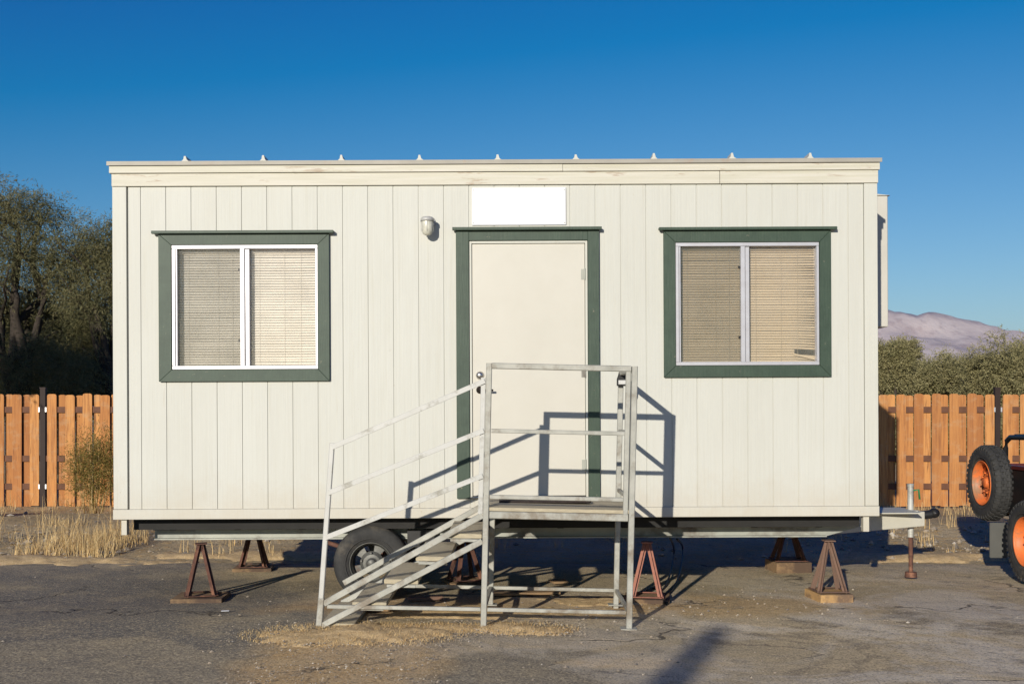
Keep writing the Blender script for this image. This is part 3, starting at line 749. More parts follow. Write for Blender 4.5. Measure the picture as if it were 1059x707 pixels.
# air conditioner on the end wall
ax0,ax1=XR+.003,px(920,WD+1.02)
ay0,ay1=WD+1.02,WD+1.95
az0,az1=pz(340,WD+1.05),pz(205,WD+1.05)
mb=MB();mb.box(ax0+.14,ax1,ay0,ay1,az0,az1);mb.box(ax0,ax0+.138,ay0+.34,ay1-.05,az0+.03,az1-.03)
ac=P('air_conditioner',mb,'acpaint',bevel=.006)
mb=MB()
for i in range(14):
    z=az0+.12+i*.035; mb.box(ax1+.0005,ax1+.008,ay0+.08,ay1-.08,z,z+.012)
P('grille',mb,'greybeam',ac)
mb=MB();mb.prism([(ax0,az1+.002),(ax1+.02,az1+.002),(ax0,az1+.05)],ay0-.01,ay1+.01);P('rain_hood',mb,'acpaint',ac)

# ------------------------------------------------------------------ metal stairs
SO=Vector((px(500,7.63),7.63,0)); FD=7.63; RD=8.56
ST=thing('metal_staircase','galvanised steel platform stairs with handrails rising left to right to the trailer door','stairs',SO,rot=(0,R(1.25),0))
def S(name,mb,mat,parent=None,bevel=0): return mb.build(name,M[mat],parent or ST,origin=SO,bevel=bevel)
xa=SO.x;xb=px(650.5,FD); dz=.805; topz=1.812
def post(x,y,z0,z1,w,mat='galv',d=None):
    return S('post',MB().bar((x,y,z0),(x,y,z1),w,d or w,(0,1,0)),mat)
post(xa,FD,.0,topz,.040); post(xa-.038,FD-.004,dz-.02,topz-.10,.032,'paintwhite',.02)
post(xb,FD,.0,topz,.040); post(xb-.042,FD+.003,dz-.0,topz-.002,.034)
post(xa+.03,RD,.0,dz-.05,.040); post(xb+.027-.03,RD,-.02,topz-.01,.040)
mbp=[]
def rail(p0,p1,w=.034,mat='galv',name='rail',h=None): return S(name,MB().bar(p0,p1,w,h or w),mat)
zm,zl=1.352,.902
rail((xa+.02,FD,topz-.018),(xb-.026,FD,topz-.018),.040)
rail((xa+.024,FD,zm),(xb-.060,FD,zm),.028);rail((xa+.024,FD,zl),(xb-.060,FD,zl),.028)
for z in(topz-.018,zm,zl): rail((xb-.004,FD+.026,z),(xb-.002,RD-.021,z),.036 if z>1.5 else .028)
# foot plates
for x,y in((xa,FD),(xb,FD),(xa+.03,RD),(xb-.003,RD)):
    S('foot_plate',MB().box(x-.06,x+.05,y-.05,y+.05,.004+.02*(x-xa),.010+.02*(x-xa)),'galv')
# deck
mb=MB();mb.bar((xa+.024,FD,dz-.025),(xb-.026,FD,dz-.025),.04,.05);mb.bar((xa+.024,RD-.02,dz-.03),(xb-.02,RD-.02,dz-.03),.04,.05);mb.bar((xa,FD+.024,dz-.025),(xa,RD-.04,dz-.025),.04,.05);mb.bar((xb,FD+.026,dz-.025),(xb,RD-.04,dz-.025),.04,.05)
S('deck_frame',mb,'galv')
mb=MB();nb=4;dd=(RD+.17-FD-.0)/nb
for i in range(nb): mb.box(xa-.03,xb+.02,FD-.012+dd*i+.003,FD-.012+dd*(i+1)-.003,dz+.001,dz+.026) 
S('deck_boards',mb,'tread',bevel=.003)
# lower ring bars
zr=.135
rail((px(338,FD),FD+.002,zr-.004),(xa-.024,FD+.002,zr),.026,name='base_rail');rail((xa+.024,FD,zr),(xb-.026,FD,zr),.026,name='base_rail')
rail((px(415,RD),RD,zr),(xa+.009,RD,zr),.026,name='base_rail');rail((xa+.051,RD,zr),(xb-.024,RD,zr),.026,name='base_rail')
rail((xa+.002,FD+.024,zr),(xa+.028,RD-.02,zr),.026,name='base_rail');rail((xb,FD+.026,zr),(xb-.003,RD-.021,zr),.026,name='base_rail')
# flight
bx=px(333,FD); 
def stringers(y,off=0):
    S('stringer',MB().bar((bx+.01,y,.15),(xa-.024,y,dz-.03),.030,.042),'galv')
for y in(FD,RD-.03): stringers(y)
S('stringer',MB().bar((bx+.0,FD,-.0),(xa-.022,FD,.60),.030,.040),'galv')
S('stringer',MB().bar((bx+.0,RD-.03,-.0),(xa-.0,RD-.03,.60),.030,.040),'galv')
for i in range(1,6):
    z=dz-.161*i+(.012 if i==5 else 0); x1_=xa-.025-.214*(i-1); x0_=x1_-.235
    S('tread',MB().box(x0_,x1_,FD+.022,RD-.055,z-.032,z),'tread',bevel=.004)
    if i<5:
        S('tread_bracket',MB().bar((x0_+.02,FD+.025,z-.045),(x1_-.02,FD+.025,z-.045),.02,.02),'galv')
# handrail
hx=px(339.5,FD); hz=1.233; fx=px(331,FD)
S('post',MB().bar((hx-.052,FD-.003,.18),(hx,FD-.003,hz+.01),.034,.034,(0,1,0)),'paintwhite')
S('post',MB().bar((hx-.062,FD+.001,.0),(hx-.050,FD+.001,.19),.042,.042,(0,1,0)),'galv')
for zl_,zr_,ox in((1.215,1.690,0),(.905,1.352,-.02),(.60,1.045,-.033)):
    S('handrail',MB().bar((hx+ox+.0,FD-.020,zl_),(xa-.028,FD-.020,zr_),.012,.034),'paintwhite')
# mat on the deck and lock box
m_=MB();m_.box(px(516,FD+.4),px(611,FD+.4),FD+.38,FD+.86,dz+.0265-.006,dz+.042-.006)
dm=m_.build('door_mat',M['mat'],origin=(px(560,FD+.4),FD+.6,dz+.02),bevel=.006); tag(dm,'dark brown rubber mat lying on the stair deck before the door','mat')
lbx=px(643.0,8.53); lz=pz(392,8.53)
LB=thing('lock_box','small grey key lock box in black casing hanging from the rear stair post','lock box',(lbx,RD-.03,lz))
mb=MB();mb.prism([(-.040,-.052),(.034,-.052),(.040,.01),(.024,.045),(-.024,.045),(-.040,.0)],-.045,-.008);mb.build('casing',M['blackmetal'],LB,bevel=.004)
mb=MB();mb.prism([(-.030,-.040),(.026,-.040),(.030,-.008),(-.030,-.008)],-.052,-.0455);mb.build('face_plate',M['label'],LB,bevel=.002)
mb=MB();mb.path([(-.018,-.026,.042),(-.018,-.026,.075),(0,-.026,.090),(.018,-.026,.075),(.018,-.026,.042)],.005,8);mb.build('shackle',M['chrome'],LB)

# ------------------------------------------------------------------ jack stands on timber
def jack(label,x,y,topz,mat,spread=.105,rot=0,group='jack stands under the trailer',base=.04,zg=None):
    g=gz(x,y) if zg is None else zg
    J=thing('jack_stand',label,'jack stand',(x,y,g+base),group,(0,0,rot))
    H=topz-g-base
    for sx_,sy_ in((-1,-1),(1,-1),(1,1),(-1,1)):
        mb=MB();a=Vector((sx_*spread,sy_*spread,0));b=Vector((sx_*.014,sy_*.014,H-.02))
        d=(b-a); 
        mb.bar(a,b,.040,.006,(sx_,0,.3)); mb.bar(a+Vector((0,sy_*-.018,0)),b+Vector((0,sy_*-.012,0)),.006,.040,(sx_,0,.3))
        mb.build('leg',M[mat],J)
    mb=MB();mb.box(-.045,.045,-.045,.045,H-.012,H-.002);mb.tube((0,0,H-.07),(0,0,H-.012),.017,n=10);mb.build('top_plate',M[mat],J,bevel=.002)
    mb=MB();s=spread+.012
    for p,q in(((-s,-s),(s,-s)),((s,-s),(s,s)),((s,s),(-s,s)),((-s,s),(-s,-s))): mb.bar((*p,.012),(*q,.012),.028,.006)
    mb.build('base_ring',M[mat],J)
    return J
def block(label,x,y,w,d,h,rot=0,mat='wood',z=None):
    g=gz(x,y) if z is None else z
    mb=MB();mb.box(-w/2,w/2,-d/2,d/2,-.01,h); o=mb.build('timber_block',M[mat],bevel=.004); o.location=(x,y,g+.004);o.rotation_euler=(0,0,rot); return tag(o,label,'wood block','timber blocks under the jack stands')
yj=BY-.08
jdat=[('rusty jack stand under the left front of the trailer',208,8.98,bz0,'rust',.105,.28,(.40,.36,.035,.05),'flat dark board under the front left jack stand','wood'),
 ('dark jack stand at the rear left corner, behind the others',262.5,10.62,bz0,'rust',.115,.1,(.36,.3,.03,.1),'weathered board under the rear left jack stand','wood'),
 ('faded red jack stand just right of the stairs',669,8.93,bz0,'redrust',.11,-.15,(.36,.34,.035,-.15),'thin board under the faded red jack stand','wood'),
 ('brown jack stand on a fresh-cut block, right front of the trailer',857,8.98,bz0,'brownrust',.105,.05,(.27,.34,.065,.12),'pale cut timber block under the front right jack stand','woodcut'),
 ('shaded jack stand at the rear right corner on a thick timber',815,10.62,bz0,'rust',.13,.0,(.34,.34,.10,.1),'thick old timber block under the rear right jack stand','wood'),
 ('faded red jack stand behind the stair flight beside the second wheel',481,9.80,bz0,'rust',.115,.5,(.34,.34,.035,.3),'board under the jack stand behind the stair flight','wood')]  # darker rust on this last stand puts the stair shade into its colour
for lab,pxx,D,tz,mt,sp_,rot,(w_,d_,h_,r_),bl,bm_ in jdat:
    x=px(pxx,D); block(bl,x,D,w_,d_,h_,r_,bm_); jack(lab,x,D,tz-.001+ (x-TO.x)*.0047,mt,sp_,rot,base=h_+.004)
# black cables curled by the red jack
def curve_tube(name,pts,r,mat,label,cat):
    mb=MB()
    # catmull-rom
    P_=[Vector(p) for p in pts]; out=[]
    for i in range(len(P_)-1):
        p0=P_[max(i-1,0)];p1=P_[i];p2=P_[i+1];p3=P_[min(i+2,len(P_)-1)]
        for k in range(8):
            t=k/8; out.append(.5*((2*p1)+(p2-p0)*t+(2*p0-5*p1+4*p2-p3)*t*t+(3*p1-p0-3*p2+p3)*t**3))
    out.append(P_[-1]); mb.path(out,r,8); o=mb.build(name,M[mat],origin=pts[0]); return tag(o,label,cat)
def gp(x,y,D=None,dz=.02):
    D=F*CZ/(y-HY); return (px(x,D),D,gz(px(x,D),D)+dz)
curve_tube('cable',[(px(700,9.3),9.3,.42),gp(706,575,dz=.12),gp(702,594),gp(690,612),gp(676,606),gp(668,614),gp(690,622,dz=.02)],.009,'hose','black cable looping down to the ground beside the red jack stand','cable')
curve_tube('cable',[(px(693,9.4),9.4,.42),gp(697,580,dz=.12),gp(688,604),gp(664,618),gp(640,612)],.008,'hose','thin black cable running left from the red jack stand under the stairs','cable')
# debris
def slab(label,x,y,pts,h,mat,cat='debris',name='wood_scrap',rot=0,tilt=0):
    mb=MB();mb.prism([(a,b) for a,b in pts],-h/2,h/2); o=mb.build(name,M[mat],bevel=.002); o.location=(x,y,gz(x,y)+.02+h/2);o.rotation_euler=(R(90)+tilt,0,rot);return tag(o,label,cat)
g=gp(395,630);slab('torn piece of board lying in shadow under the stair flight',g[0],g[1],[(-.12,-.05),(.10,-.07),(.15,.03),(.02,.09),(-.1,.05)],.02,'wood',rot=.4)
g=gp(440,618);slab('reddish timber offcut on the sand behind the lower stair rail',g[0],g[1],[(-.14,-.02),(.14,-.03),(.14,.02),(-.14,.03)],.025,'brownrust',rot=.2)
g=gp(545,612);slab('flat board lying on the soil under the stair platform',g[0],g[1],[(-.28,-.05),(.28,-.06),(.27,.05),(-.28,.05)],.02,'wood',rot=.15)
g=gp(578,600);slab('square wood scrap under the platform beside the flat board',g[0],g[1],[(-.07,-.08),(.07,-.08),(.06,.08),(-.07,.07)],.02,'wood',rot=.3)
g=gp(233,632);slab('small white paper scrap on the asphalt left of the stairs',g[0],g[1],[(-.03,-.012),(.03,-.015),(.028,.014),(-.03,.012)],.004,'sign','litter','paper_scrap',rot=.2)

# ------------------------------------------------------------------ fence
FY=17.1
FO=Vector((0,FY,0))
FN=thing('wooden_fence','long cedar board fence with dark brown posts running behind the trailer','fence',FO)
fz1=pz(407.5,FY); fz0=pz(523,FY)
posts=[px(45+986*i/6.0,FY) for i in range(-2,9)]
bayi=0
for i in range(len(posts)-1):
    a,b=posts[i],posts[i+1]; mb=MB(); n=9; pitch=(b-a-.27)/(n-1)
    for k in range(n):
        xc=a+.145+pitch*k
        for side,off in((-1,-.064),(1,.052)):
            if side==1 and k==n-1: continue
            xx=xc+RNG.uniform(-.004,.004); w=.142; h=fz1+RNG.uniform(-.014,.012); zb=fz0+RNG.uniform(-.015,.01)
            if side==1: xx=xc+pitch/2+RNG.uniform(-.005,.005); w=.122; h-=.004
            y=FY-.037 if side==-1 else FY+.013
            c=.028; mb.prism([(xx-w/2,zb),(xx+w/2,zb),(xx+w/2,h-c),(xx+w/2-c*.35,h-c*.3),(xx+w/2-c*1.2,h),(xx-w/2+c*1.2,h),(xx-w/2+c*.35,h-c*.3),(xx-w/2,h-c)],y,y+.017)
    mb.build('board_panel',M['fence'],FN,origin=FO)
    for z in(fz1-.235,fz1-.98,fz0+.30):
        mb=MB();mb.box(a+.034,b-.034,FY-.0195,FY+.0125,z-.045,z+.045);mb.build('rail',M['brownrail'],FN,origin=FO)
for i,x in enumerate(posts):
    mb=MB();mb.box(x-.04,x+.04,FY-.035,FY+.035,-.12,fz1+.085);mb.box(x-.046,x+.046,FY-.041,FY+.041,fz1+.0852,fz1+.105)
    p=mb.build('post',M['brownpost'],FN,origin=FO)
    mb=MB()
    for z in(fz1-.235,fz0+.30):
        for s_ in(-1,1): mb.box(x+s_*.041,x+s_*.062,FY-.045,FY-.0295,z-.035,z+.035)
    mb.build('bracket',M['silverclip'],p,origin=FO)

# ------------------------------------------------------------------ trees
def quads(name,C,U,V,mat,parent=None,origin=(0,0,0)):
    n=len(C); v=np.empty((n,4,3),np.float32)
    v[:,0]=C-U-V*.35; v[:,1]=C-V*.0+V*0+(-U*0)+V; v[:,2]=C+U-V*.2; v[:,3]=C-V
    v-=np.array(origin,np.float32)
    me=bpy.data.meshes.new(name); me.vertices.add(n*4); me.vertices.foreach_set('co',v.ravel())
    me.loops.add(n*4); me.loops.foreach_set('vertex_index',np.arange(n*4,dtype=np.int32))
    me.polygons.add(n); me.polygons.foreach_set('loop_start',np.arange(0,n*4,4,dtype=np.int32)); me.polygons.foreach_set('loop_total',np.full(n,4,np.int32))
    me.materials.append(mat); me.update(calc_edges=True); me.validate()
    o=bpy.data.objects.new(name,me);COL.objects.link(o)
    if parent is not None:o.parent=parent
    return o
def unit(a): return a/np.maximum(1e-6,np.linalg.norm(a,axis=1,keepdims=True))
def crown(name,blobs,nspray,k,slen,leaf,wid,droop,mat,parent,origin,shell=.55,seed=0):
    rg=np.random.default_rng(seed); vol=np.array([b[3]*b[4]*b[5] for b in blobs])**.67; pr=vol/vol.sum()
    idx=rg.choice(len(blobs),nspray,p=pr); B=np.array(blobs)[idx]
    d=unit(rg.normal(size=(nspray,3))); rr=rg.random((nspray,1))**shell
    lump=1+.34*np.sin(d[:,:1]*5+B[:,:1]*3)*np.cos(d[:,2:3]*6+B[:,2:3]*5)
    base=B[:,:3]+d*B[:,3:6]*rr*lump
    dr=unit(d*np.array([1,1,.8])+rg.normal(size=(nspray,3))*.55+np.array([0,0,-droop]))
    L=slen*rg.uniform(.5,1.3,(nspray,1))
    Cs=[];Us=[];Vs=[]
    for j in range(k):
        t=(j+rg.random((nspray,1)))/k
        c=base+dr*L*(t-.2)+np.array([0,0,-1])*droop*L*t*t*.5+rg.normal(size=(nspray,3))*slen*.09
        u=unit(dr+rg.normal(size=(nspray,3))*.6)*leaf*rg.uniform(.6,1.3,(nspray,1)); w=unit(np.cross(u,rg.normal(size=(nspray,3))))*wid
        Cs.append(c);Us.append(u/2);Vs.append(w/2)
    return quads(name,np.concatenate(Cs),np.concatenate(Us),np.concatenate(Vs),mat,parent,origin)
def limbs(parent,origin,base,h,r,ends,seed):
    rg=random.Random(seed); mb=MB(); fork=Vector(base)+Vector((rg.uniform(-.2,.2),rg.uniform(-.2,.2),h))
    def wob(a,b,r0,r1,n=6,amp=.08):
        a=Vector(a);b=Vector(b);L=(b-a).length;pts=[];rs=[]
        for i in range(n+1):
            t=i/n;p=a.lerp(b,t)
            if 0<i<n:p+=Vector((rg.uniform(-1,1),rg.uniform(-1,1),rg.uniform(-.5,1)))*amp*L*.5
            pts.append(p);rs.append(r0+(r1-r0)*t)
        mb.path(pts,rs,8);return pts
    wob(base,fork,r*1.25,r*.8,5,.05)
    for e in ends:
        q=wob(fork,e,r*.6,r*.12,7)
        for _ in range(3):
            s=rg.choice(q[2:-1]); wob(s,s+Vector((rg.uniform(-1,1),rg.uniform(-1,1),rg.uniform(0,.9)))*h*.7,r*.18,r*.03,5)
    mb.build('trunk',M['bark'],parent,origin=origin)
def tree(label,x,y,blobs,trunk_h,trunk_r,nspray,k,slen,leaf,wid,droop,mat,seed,name='tamarisk_tree',group='trees beyond the fence',limbends=None):
    o=(x,y,0); T=thing(name,label,'tree',o,group)
    bl=[(x+b[0],y+b[1],b[2],b[3],b[4],b[5]) for b in blobs]
    limbs(T,o,(x,y,-.1),trunk_h,trunk_r,[(b[0],b[1],b[2]) for b in bl[:7]],seed)
    crown('crown',bl,nspray,k,slen,leaf,wid,droop,mat,T,o,seed=seed)
    return T
# left cluster (px 0..117, y 180..405)
D=21.5
def bl_px(lst,x,D):
    out=[]
    for (a,b,rx_,rz_,dy) in lst:
        out.append((px(a,D+dy)-x,dy,pz(b,D+dy),rx_,rx_*.9,rz_))
    return out
x=px(25,D)
tree('tall grey-green tamarisk at the far left, taller than its neighbour',x,D,bl_px([(10,215,.75,.55,0),(42,222,.62,.5,.3),(-25,220,1.0,.7,.5),(15,262,.9,.6,-.3),(55,268,.55,.55,0),(-30,290,1.1,.8,0),(30,310,.9,.7,.9),(60,335,.8,.6,1.2),(5,350,1.1,.7,1.3),(45,385,1.1,.6,1.5),(-10,395,1.2,.6,1.2),(10,385,.9,.7,-.7),(48,365,.5,.5,-.6)],x,D),1.6,.22,9000,12,.40,.085,.012,.55,M['leafdark'],3)
x=px(118,D)
tree('rounded tamarisk rising behind the left end of the trailer',x,D,bl_px([(98,262,.60,.55,0),(128,258,.85,.7,.2),(85,292,.5,.5,.3),(112,305,.8,.65,-.2),(155,280,.9,.8,.3),(92,345,.7,.6,1.0),(125,360,.9,.7,.9),(80,390,.9,.6,1.4),(150,395,1.0,.6,1),(90,385,.6,.5,-.6)],x,D+.6),1.5,.2,7600,12,.40,.085,.012,.55,M['leafdark'],5)
D=25.5
x=px(60,D)
tree('dark dense tree filling the gap behind the two left tamarisks',x,D,bl_px([(20,345,1.4,1.0,0),(75,350,1.3,1.0,.4),(120,340,1.2,1.0,.4),(-20,340,1.2,1.1,.4),(45,390,1.6,.8,0),(100,395,1.5,.8,0),(0,395,1.5,.8,0)],x,D),1.2,.2,9000,11,.45,.10,.02,.4,M['leafdark'],8)
# unseen tree added off-frame to shade the lower part of the left trees
x=-11.3
tree('unseen dense tree added left of the view to shade the tamarisks',x,12.6,[(0,0,4.0,1.7,1.3,.8),(1.2,.3,3.8,1.2,1.1,.7),(-1.5,0,3.9,1.5,1.3,.8),(0,.8,4.5,1.3,1.1,.6),(2.1,.2,4.2,.9,.9,.6),(-.5,-.6,3.7,1.4,1,.55)],2.6,.17,7000,12,.4,.11,.04,.3,M['leafdark'],21,group='unseen trees added for shade')
# right row
rr=[(919,364,.66,30),(948,384,.9,36),(898,386,1.1,31),(976,383,1.0,38),(1004,382,.95,35),(1030,378,.9,32),(1064,370,1.5,31),(1110,378,1.7,33),(880,388,1.5,34)]
labs=['taller pointed olive bush at the right end of the trailer','low olive bush under the left slope of the mountain','olive bush half hidden behind the trailer corner','wide olive bush standing in the dip of the row','dark-centred olive bush right of the wide one','broad olive tree above the right fence post','large olive tree cut by the right edge of the view','olive tree outside the right edge','olive tree hidden behind the trailer right half']
for i,((a,b,rad,D),lab) in enumerate(zip(rr,labs)):
    x=px(a,D); z=pz(b,D); rg=random.Random(40+i); bl=[]
    for q in range(9):
        th=q*.7+rg.random(); rr_=rad*rg.uniform(.35,.95)
        bl.append((math.cos(th)*rr_,math.sin(th)*rr_*.8,z-rad*rg.uniform(.0,1.0),rad*rg.uniform(.32,.6),rad*rg.uniform(.4,.6),rad*rg.uniform(.32,.6)))
    bl.append((0,0,z-.1,rad*.4,rad*.4,rad*.5))
    bl.append((0,0,.8,rad*1.25,rad,.8))
    tree(lab,x,D,bl,.8,.12,5200,13,.34,.085,.022,.1,M['leafolive'],60+i,'desert_tree')
# a few further trees behind the trailer so the row goes on
for i,(a,D,h) in enumerate(((820,34,3.0),(740,36,3.2),(640,35,2.8),(530,36,3.2),(420,35,3.0),(300,33,3.4),(210,30,3.6))):
    x=px(a,D);rg=random.Random(90+i);bl=[(rg.uniform(-1.3,1.3),rg.uniform(-.8,.8),h-rg.uniform(.5,1.8),1.0,.9,.8) for _ in range(7)]
    tree(['olive tree behind the right window','olive tree behind the trailer between door and right window','low olive tree behind the door','olive tree behind the porch light','olive tree behind the wall left of the door','olive tree behind the left window','olive tree behind the left end wall'][i],x,D,bl,.9,.12,1800,9,.4,.14,.035,.1,M['leafolive'],120+i,'desert_tree')
# shrub against the left fence
D=15.4;x=px(96,D)
S1=thing('shrub','yellow-green wispy shrub growing against the fence beside the trailer','shrub',(x,D,gz(x,D)))
crown('foliage',[(x,D,.75,.30,.25,.42),(x-.16,D,.62,.2,.2,.34),(x+.18,D,.82,.22,.2,.36),(x+.3,D,.5,.22,.2,.4),(x,D,.40,.3,.2,.3)],1300,9,.26,.05,.008,-.6,M['leafshrub'],S1,(x,D,gz(x,D)),seed=77)
mb=MB()
for i in range(26):
    a=RNG.uniform(-.28,.36);mb.path([(a*.35,RNG.uniform(-.1,.1),0),(a*.7,RNG.uniform(-.1,.1),.4),(a,RNG.uniform(-.15,.15),RNG.uniform(.7,1.05))],[.006,.004,.002],4)
mb.build('stem',M['twig'] if 0 else M['straw'],S1)

# ------------------------------------------------------------------ off-road vehicle
# built along local +X (forward), then turned to face the camera's side: local (x, y) -> world (Xo + y, Yo - x)
Xo,Yo=5.20,9.66
JV=thing('offroad_vehicle','open dark off-road vehicle with orange wheels and a side-mounted spare, cut by the right edge','vehicle',(Xo,Yo,0),rot=(0,0,R(-90)))
def V_(name,mb,mat,parent=None,bevel=0): return mb.build(name,M[mat],parent or JV,bevel=bevel)
def arch(cx,cz,r,n=10): return [(cx-r*math.cos(math.pi*i/n),cz+r*math.sin(math.pi*i/n)) for i in range(n+1)]
yh=.455; xr=-1.33; wf=2.05
prof=[(xr,.50)]+arch(0,.50,.40)+[(.55,.42),(wf-.5,.42)]+arch(wf,.50,.40)+[(wf+.48,.50),(wf+.50,.88),(wf-.55,.98),(wf-.62,.92),(wf-.95,.60),(wf-1.3,.60),(wf-1.45,.925),(xr,.925)]
mb=MB()
for ya,yb in((-yh,-yh+.03),(yh-.03,yh)): mb.prism(prof,ya,yb)
mb.box(xr,xr+.03,-yh+.031,yh-.031,.45,.90); mb.box(xr+.031,wf-.6,-yh+.031,yh-.031,.50,.53); mb.box(wf-.6,wf+.48,-yh+.031,yh-.031,.86,.95); mb.box(wf+.45,wf+.49,-yh+.031,yh-.031,.5,.855)
V_('body',mb,'blackmetal',bevel=.004)
mb=MB();mb.box(xr-.008,wf-1.46,-yh-.014,-yh+.04,.927,.965);mb.box(xr-.008,wf-1.46,yh-.04,yh+.014,.927,.965);mb.box(xr-.008,xr+.04,-yh+.041,yh-.041,.927,.965);V_('body_rail',mb,'maroon',bevel=.004)
for xx in(0,wf):
    for sg in(-1,1):
        T=Matrix.Translation((xx,sg*(.79-.10),.352))
        if sg>0:T=T@Matrix.Rotation(math.pi,4,'Z')
        w=V_('wheel',tyre_mb(.355,.20,T,.205,40),'rubber');V_('rim',spoke_rim(.205,.17,T,8,.06,.045),'orange',w)
    mb=MB();mb.tube((xx,-.58,.352),(xx,.58,.352),.045,n=12);V_('axle',mb,'blackmetal')
for sg in(-1,1):
    rb=MB();y=sg*(yh-.06)
    rb.path([(xr+.10,y,.97),(xr+.10,y,1.12),(xr+.13,y,1.19),(xr+.20,y,1.225),(xr+.9,y,1.24),(xr+1.05,y,1.2),(xr+1.10,y,.97)],.025,10)
    V_('roll_bar',rb,'blackmetal')
rb=MB();rb.path([(xr+.3,-yh+.06,1.238),(xr+.3,yh-.06,1.238)],.022,10);V_('roll_bar',rb,'blackmetal')
mb=MB();mb.box(xr+.95,xr+1.05,-yh+.06,yh-.06,.535,.98);mb.box(xr+1.051,xr+1.5,-yh+.06,yh-.06,.62,.74);V_('seat',mb,'blackmetal',bevel=.02)
mb=MB();mb.path([(wf-.6,-yh+.03,.97),(wf-.72,-yh+.03,1.42),(wf-.72,yh-.03,1.42),(wf-.6,yh-.03,.97)],.02,8);V_('windscreen_frame',mb,'blackmetal')
for sg in(-1,1):
    mb=MB();mb.box(-.80,-.775,sg*.58,sg*.74,.11,.44);V_('mud_flap',mb,'flap',bevel=.006)
    mb=MB();mb.box(-.83,-.60,sg*.46,sg*.50,.43,.49);V_('flap_bracket',mb,'blackmetal')
    mb=MB();mb.box(xr-.03,xr-.001,sg*.36-.05,sg*.36+.05,.62,.72);V_('tail_light',mb,'maroon',bevel=.004)
    mb=MB();mb.lathe([(0,.02),(.06,.015),(.085,-.005),(.085,-.03)],24,Matrix.Translation((wf+.51,sg*.28,.75))@Matrix.Rotation(R(-90),4,'Z'),False);V_('headlight',mb,'jar')
T=Matrix.Translation((-1.09,-.70+.085,.79))
sw=V_('spare_wheel',tyre_mb(.355,.17,T,.205,40),'rubber');V_('rim',spoke_rim(.205,.15,T,8,.06,.04),'orange',sw);sw['label']='spare wheel with orange rim mounted on the side'
mb=MB();mb.tube((-1.09,-.62,.79),(-1.09,-yh+.01,.79),.05,n=12);V_('spare_carrier',mb,'blackmetal')

# ------------------------------------------------------------------ things outside the frame whose shadows fall into it
# tall tapered pole: shadow tip at (735,650) on the ground, passing (700,695)
tip=Vector((1.40,7.70,0)); dirn=Vector((.43,1.2,0)); hgt=4.6; base=tip-dirn*(hgt/.34)
PO=thing('timber_pole','tall tapered weathered timber pole standing behind the camera, outside the view','pole',(base.x,base.y,0))
MB().path([(0,0,-.2),(0,0,hgt*.5),(.02,0,hgt*.82),(.03,0,hgt-.1),(.03,0,hgt)],[.26,.24,.15,.10,.06],14).build('shaft',M['bark'],PO)
# unseen pallet stack added on the left to cast a shadow strip
PS=thing('shadow_pallet_stack','unseen stack of wooden pallets added left of the lot to cast a shadow','pallets',(-8.6,12.3,0))
for lv in range(6):
    mb=MB(); z=lv*.155
    for i in range(3): mb.box(-.98,1.0,-.5+i*.45,-.5+i*.45+.1,z+.02,z+.11)
    for i in range(9): mb.box(-.98+i*.222,-.98+i*.222+.2,-.5,.5,z+.112,z+.132)
    mb.build('pallet',M['wood'],PS)

# ------------------------------------------------------------------ mountains
def mat_mtn():
    t=NT('hazed_mountain_rock'); o=t.coord('Object')
    n=t.noise(o,.0022,8,.62); n2=t.noise(o,.008,6,.65)
    col=t.mix(t.ramp(n,[(.35,0),(.65,1)]),(.56,.45,.41),(.68,.58,.53)); col=t.mix(t.ramp(n2,[(.5,0),(.65,.6)]),col,(.40,.30,.28))  # pale rock tones carry part of the distance haze
    t.bsdf(col,.95,0,t.bump(n2,25,.5),.1); return t.m
MD=9000
def env(x):
    # ridge height envelope (m) by lateral position
    pts=[(-9000,300),(-5200,260),(-3400,200),(0,420),(1800,690),(2900,742),(3150,752),(3500,720),(3900,672),(4300,560),(5200,640),(7000,420),(10000,250)]
    for (a,b),(c,d) in zip(pts[:-1],pts[1:]):
        if a<=x<=c: return b+(d-b)*(x-a)/(c-a)
    return 250
xsm=lin(-9000,10000,420); ysm=lin(6500,12500,60)
def mz(x,y):
    v=(y-6500)/2500 if y<9000 else 1-(y-9000)/3800
    v=max(0,v); n=mnoise.fractal(Vector((x/900,y/900,2)),.85,2.1,6)
    rg_=1-abs(mnoise.fractal(Vector((x/1500,y/1100,7)),.8,2.1,5))
    return -15+1.09*env(x)*v**1.25*(.80+.20*rg_)+n*90*v*(1-.55*v)
tag(grid_mesh('mountains',xsm,ysm,mz,mat_mtn()),kind='structure')

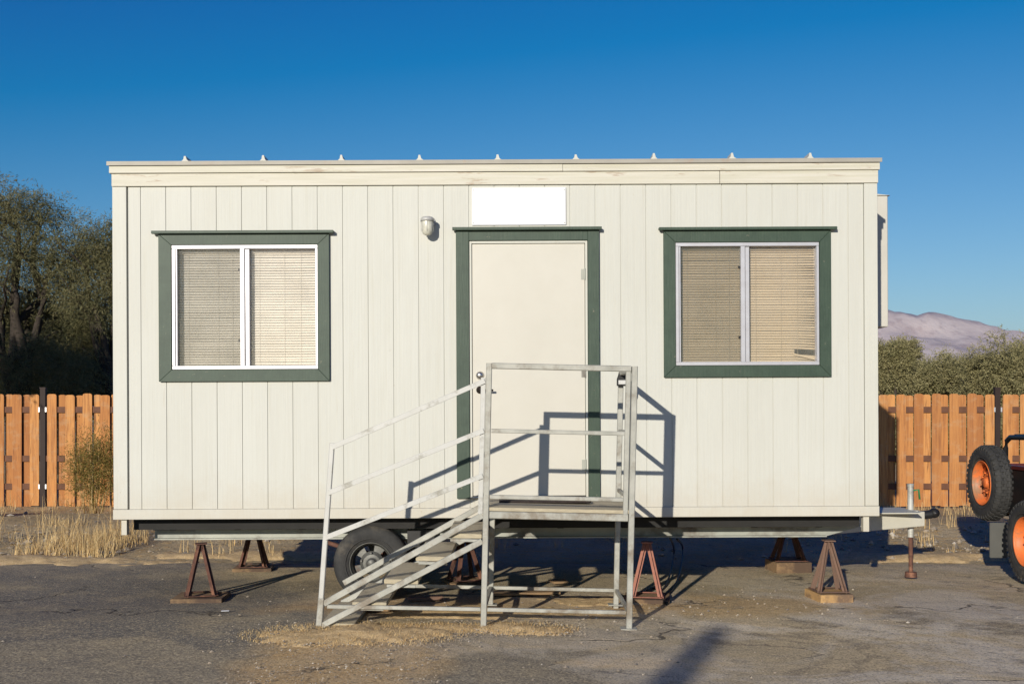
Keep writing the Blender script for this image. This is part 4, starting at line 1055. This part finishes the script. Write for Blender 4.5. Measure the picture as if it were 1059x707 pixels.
# ------------------------------------------------------------------ haze
def haze(density):
    mb=MB();mb.box(-12000,13000,-200,13000,-60,900); t=NT('thin_air'); pv=t.n('ShaderNodeVolumePrincipled')
    pv.inputs['Color'].default_value=(.45,.66,.98,1);pv.inputs['Density'].default_value=density;pv.inputs['Anisotropy'].default_value=.2
    t.l(pv.outputs[0],t.out.inputs['Volume']); o=mb.build('haze',t.m); tag(o,kind='stuff')
HAZE=3.0e-5
if HAZE: haze(HAZE)

# ------------------------------------------------------------------ light, sky, camera
sd=Vector((-.43,-1.2,.34)).normalized()
el=math.asin(sd.z)
L=bpy.data.lights.new('sun','SUN');L.energy=4.6;L.angle=R(.5);L.color=(1,.925,.80)
lo=bpy.data.objects.new('sun',L);COL.objects.link(lo);lo.rotation_euler=sd.to_track_quat('Z','Y').to_euler();lo.location=(0,0,30)
W=bpy.data.worlds.new('World');SC.world=W;W.use_nodes=True;nt=W.node_tree;bg=nt.nodes['Background']
sk=nt.nodes.new('ShaderNodeTexSky');sk.sky_type='NISHITA';sk.sun_disc=False;sk.sun_elevation=el;sk.sun_rotation=math.atan2(sd.x,sd.y)
sk.altitude=200;sk.air_density=1.0;sk.dust_density=.15;sk.ozone_density=2.2
vm=nt.nodes.new('ShaderNodeVectorMath');vm.operation='SUBTRACT';vm.inputs[1].default_value=(1.86,1.33,.20);nt.links.new(sk.outputs[0],vm.inputs[0])
vx=nt.nodes.new('ShaderNodeVectorMath');vx.operation='MAXIMUM';vx.inputs[1].default_value=(.01,.2,.5);nt.links.new(vm.outputs[0],vx.inputs[0])
nt.links.new(vx.outputs[0],bg.inputs[0])
bg.inputs[1].default_value=.10
cam=bpy.data.cameras.new('camera');co=bpy.data.objects.new('camera',cam);COL.objects.link(co);SC.camera=co
co.location=(0,0,CZ);co.rotation_euler=(R(90),0,0);cam.sensor_width=36;cam.lens=36*F/1059;cam.shift_y=(HY-353.5)/1059;cam.clip_end=60000;cam.clip_start=.05
SC.view_settings.view_transform='Standard';SC.view_settings.look='None';SC.view_settings.exposure=0;SC.view_settings.gamma=1
SC.render.resolution_x=1024;SC.render.resolution_y=683
SC.cycles.volume_bounces=0; SC.cycles.transparent_max_bounces=16
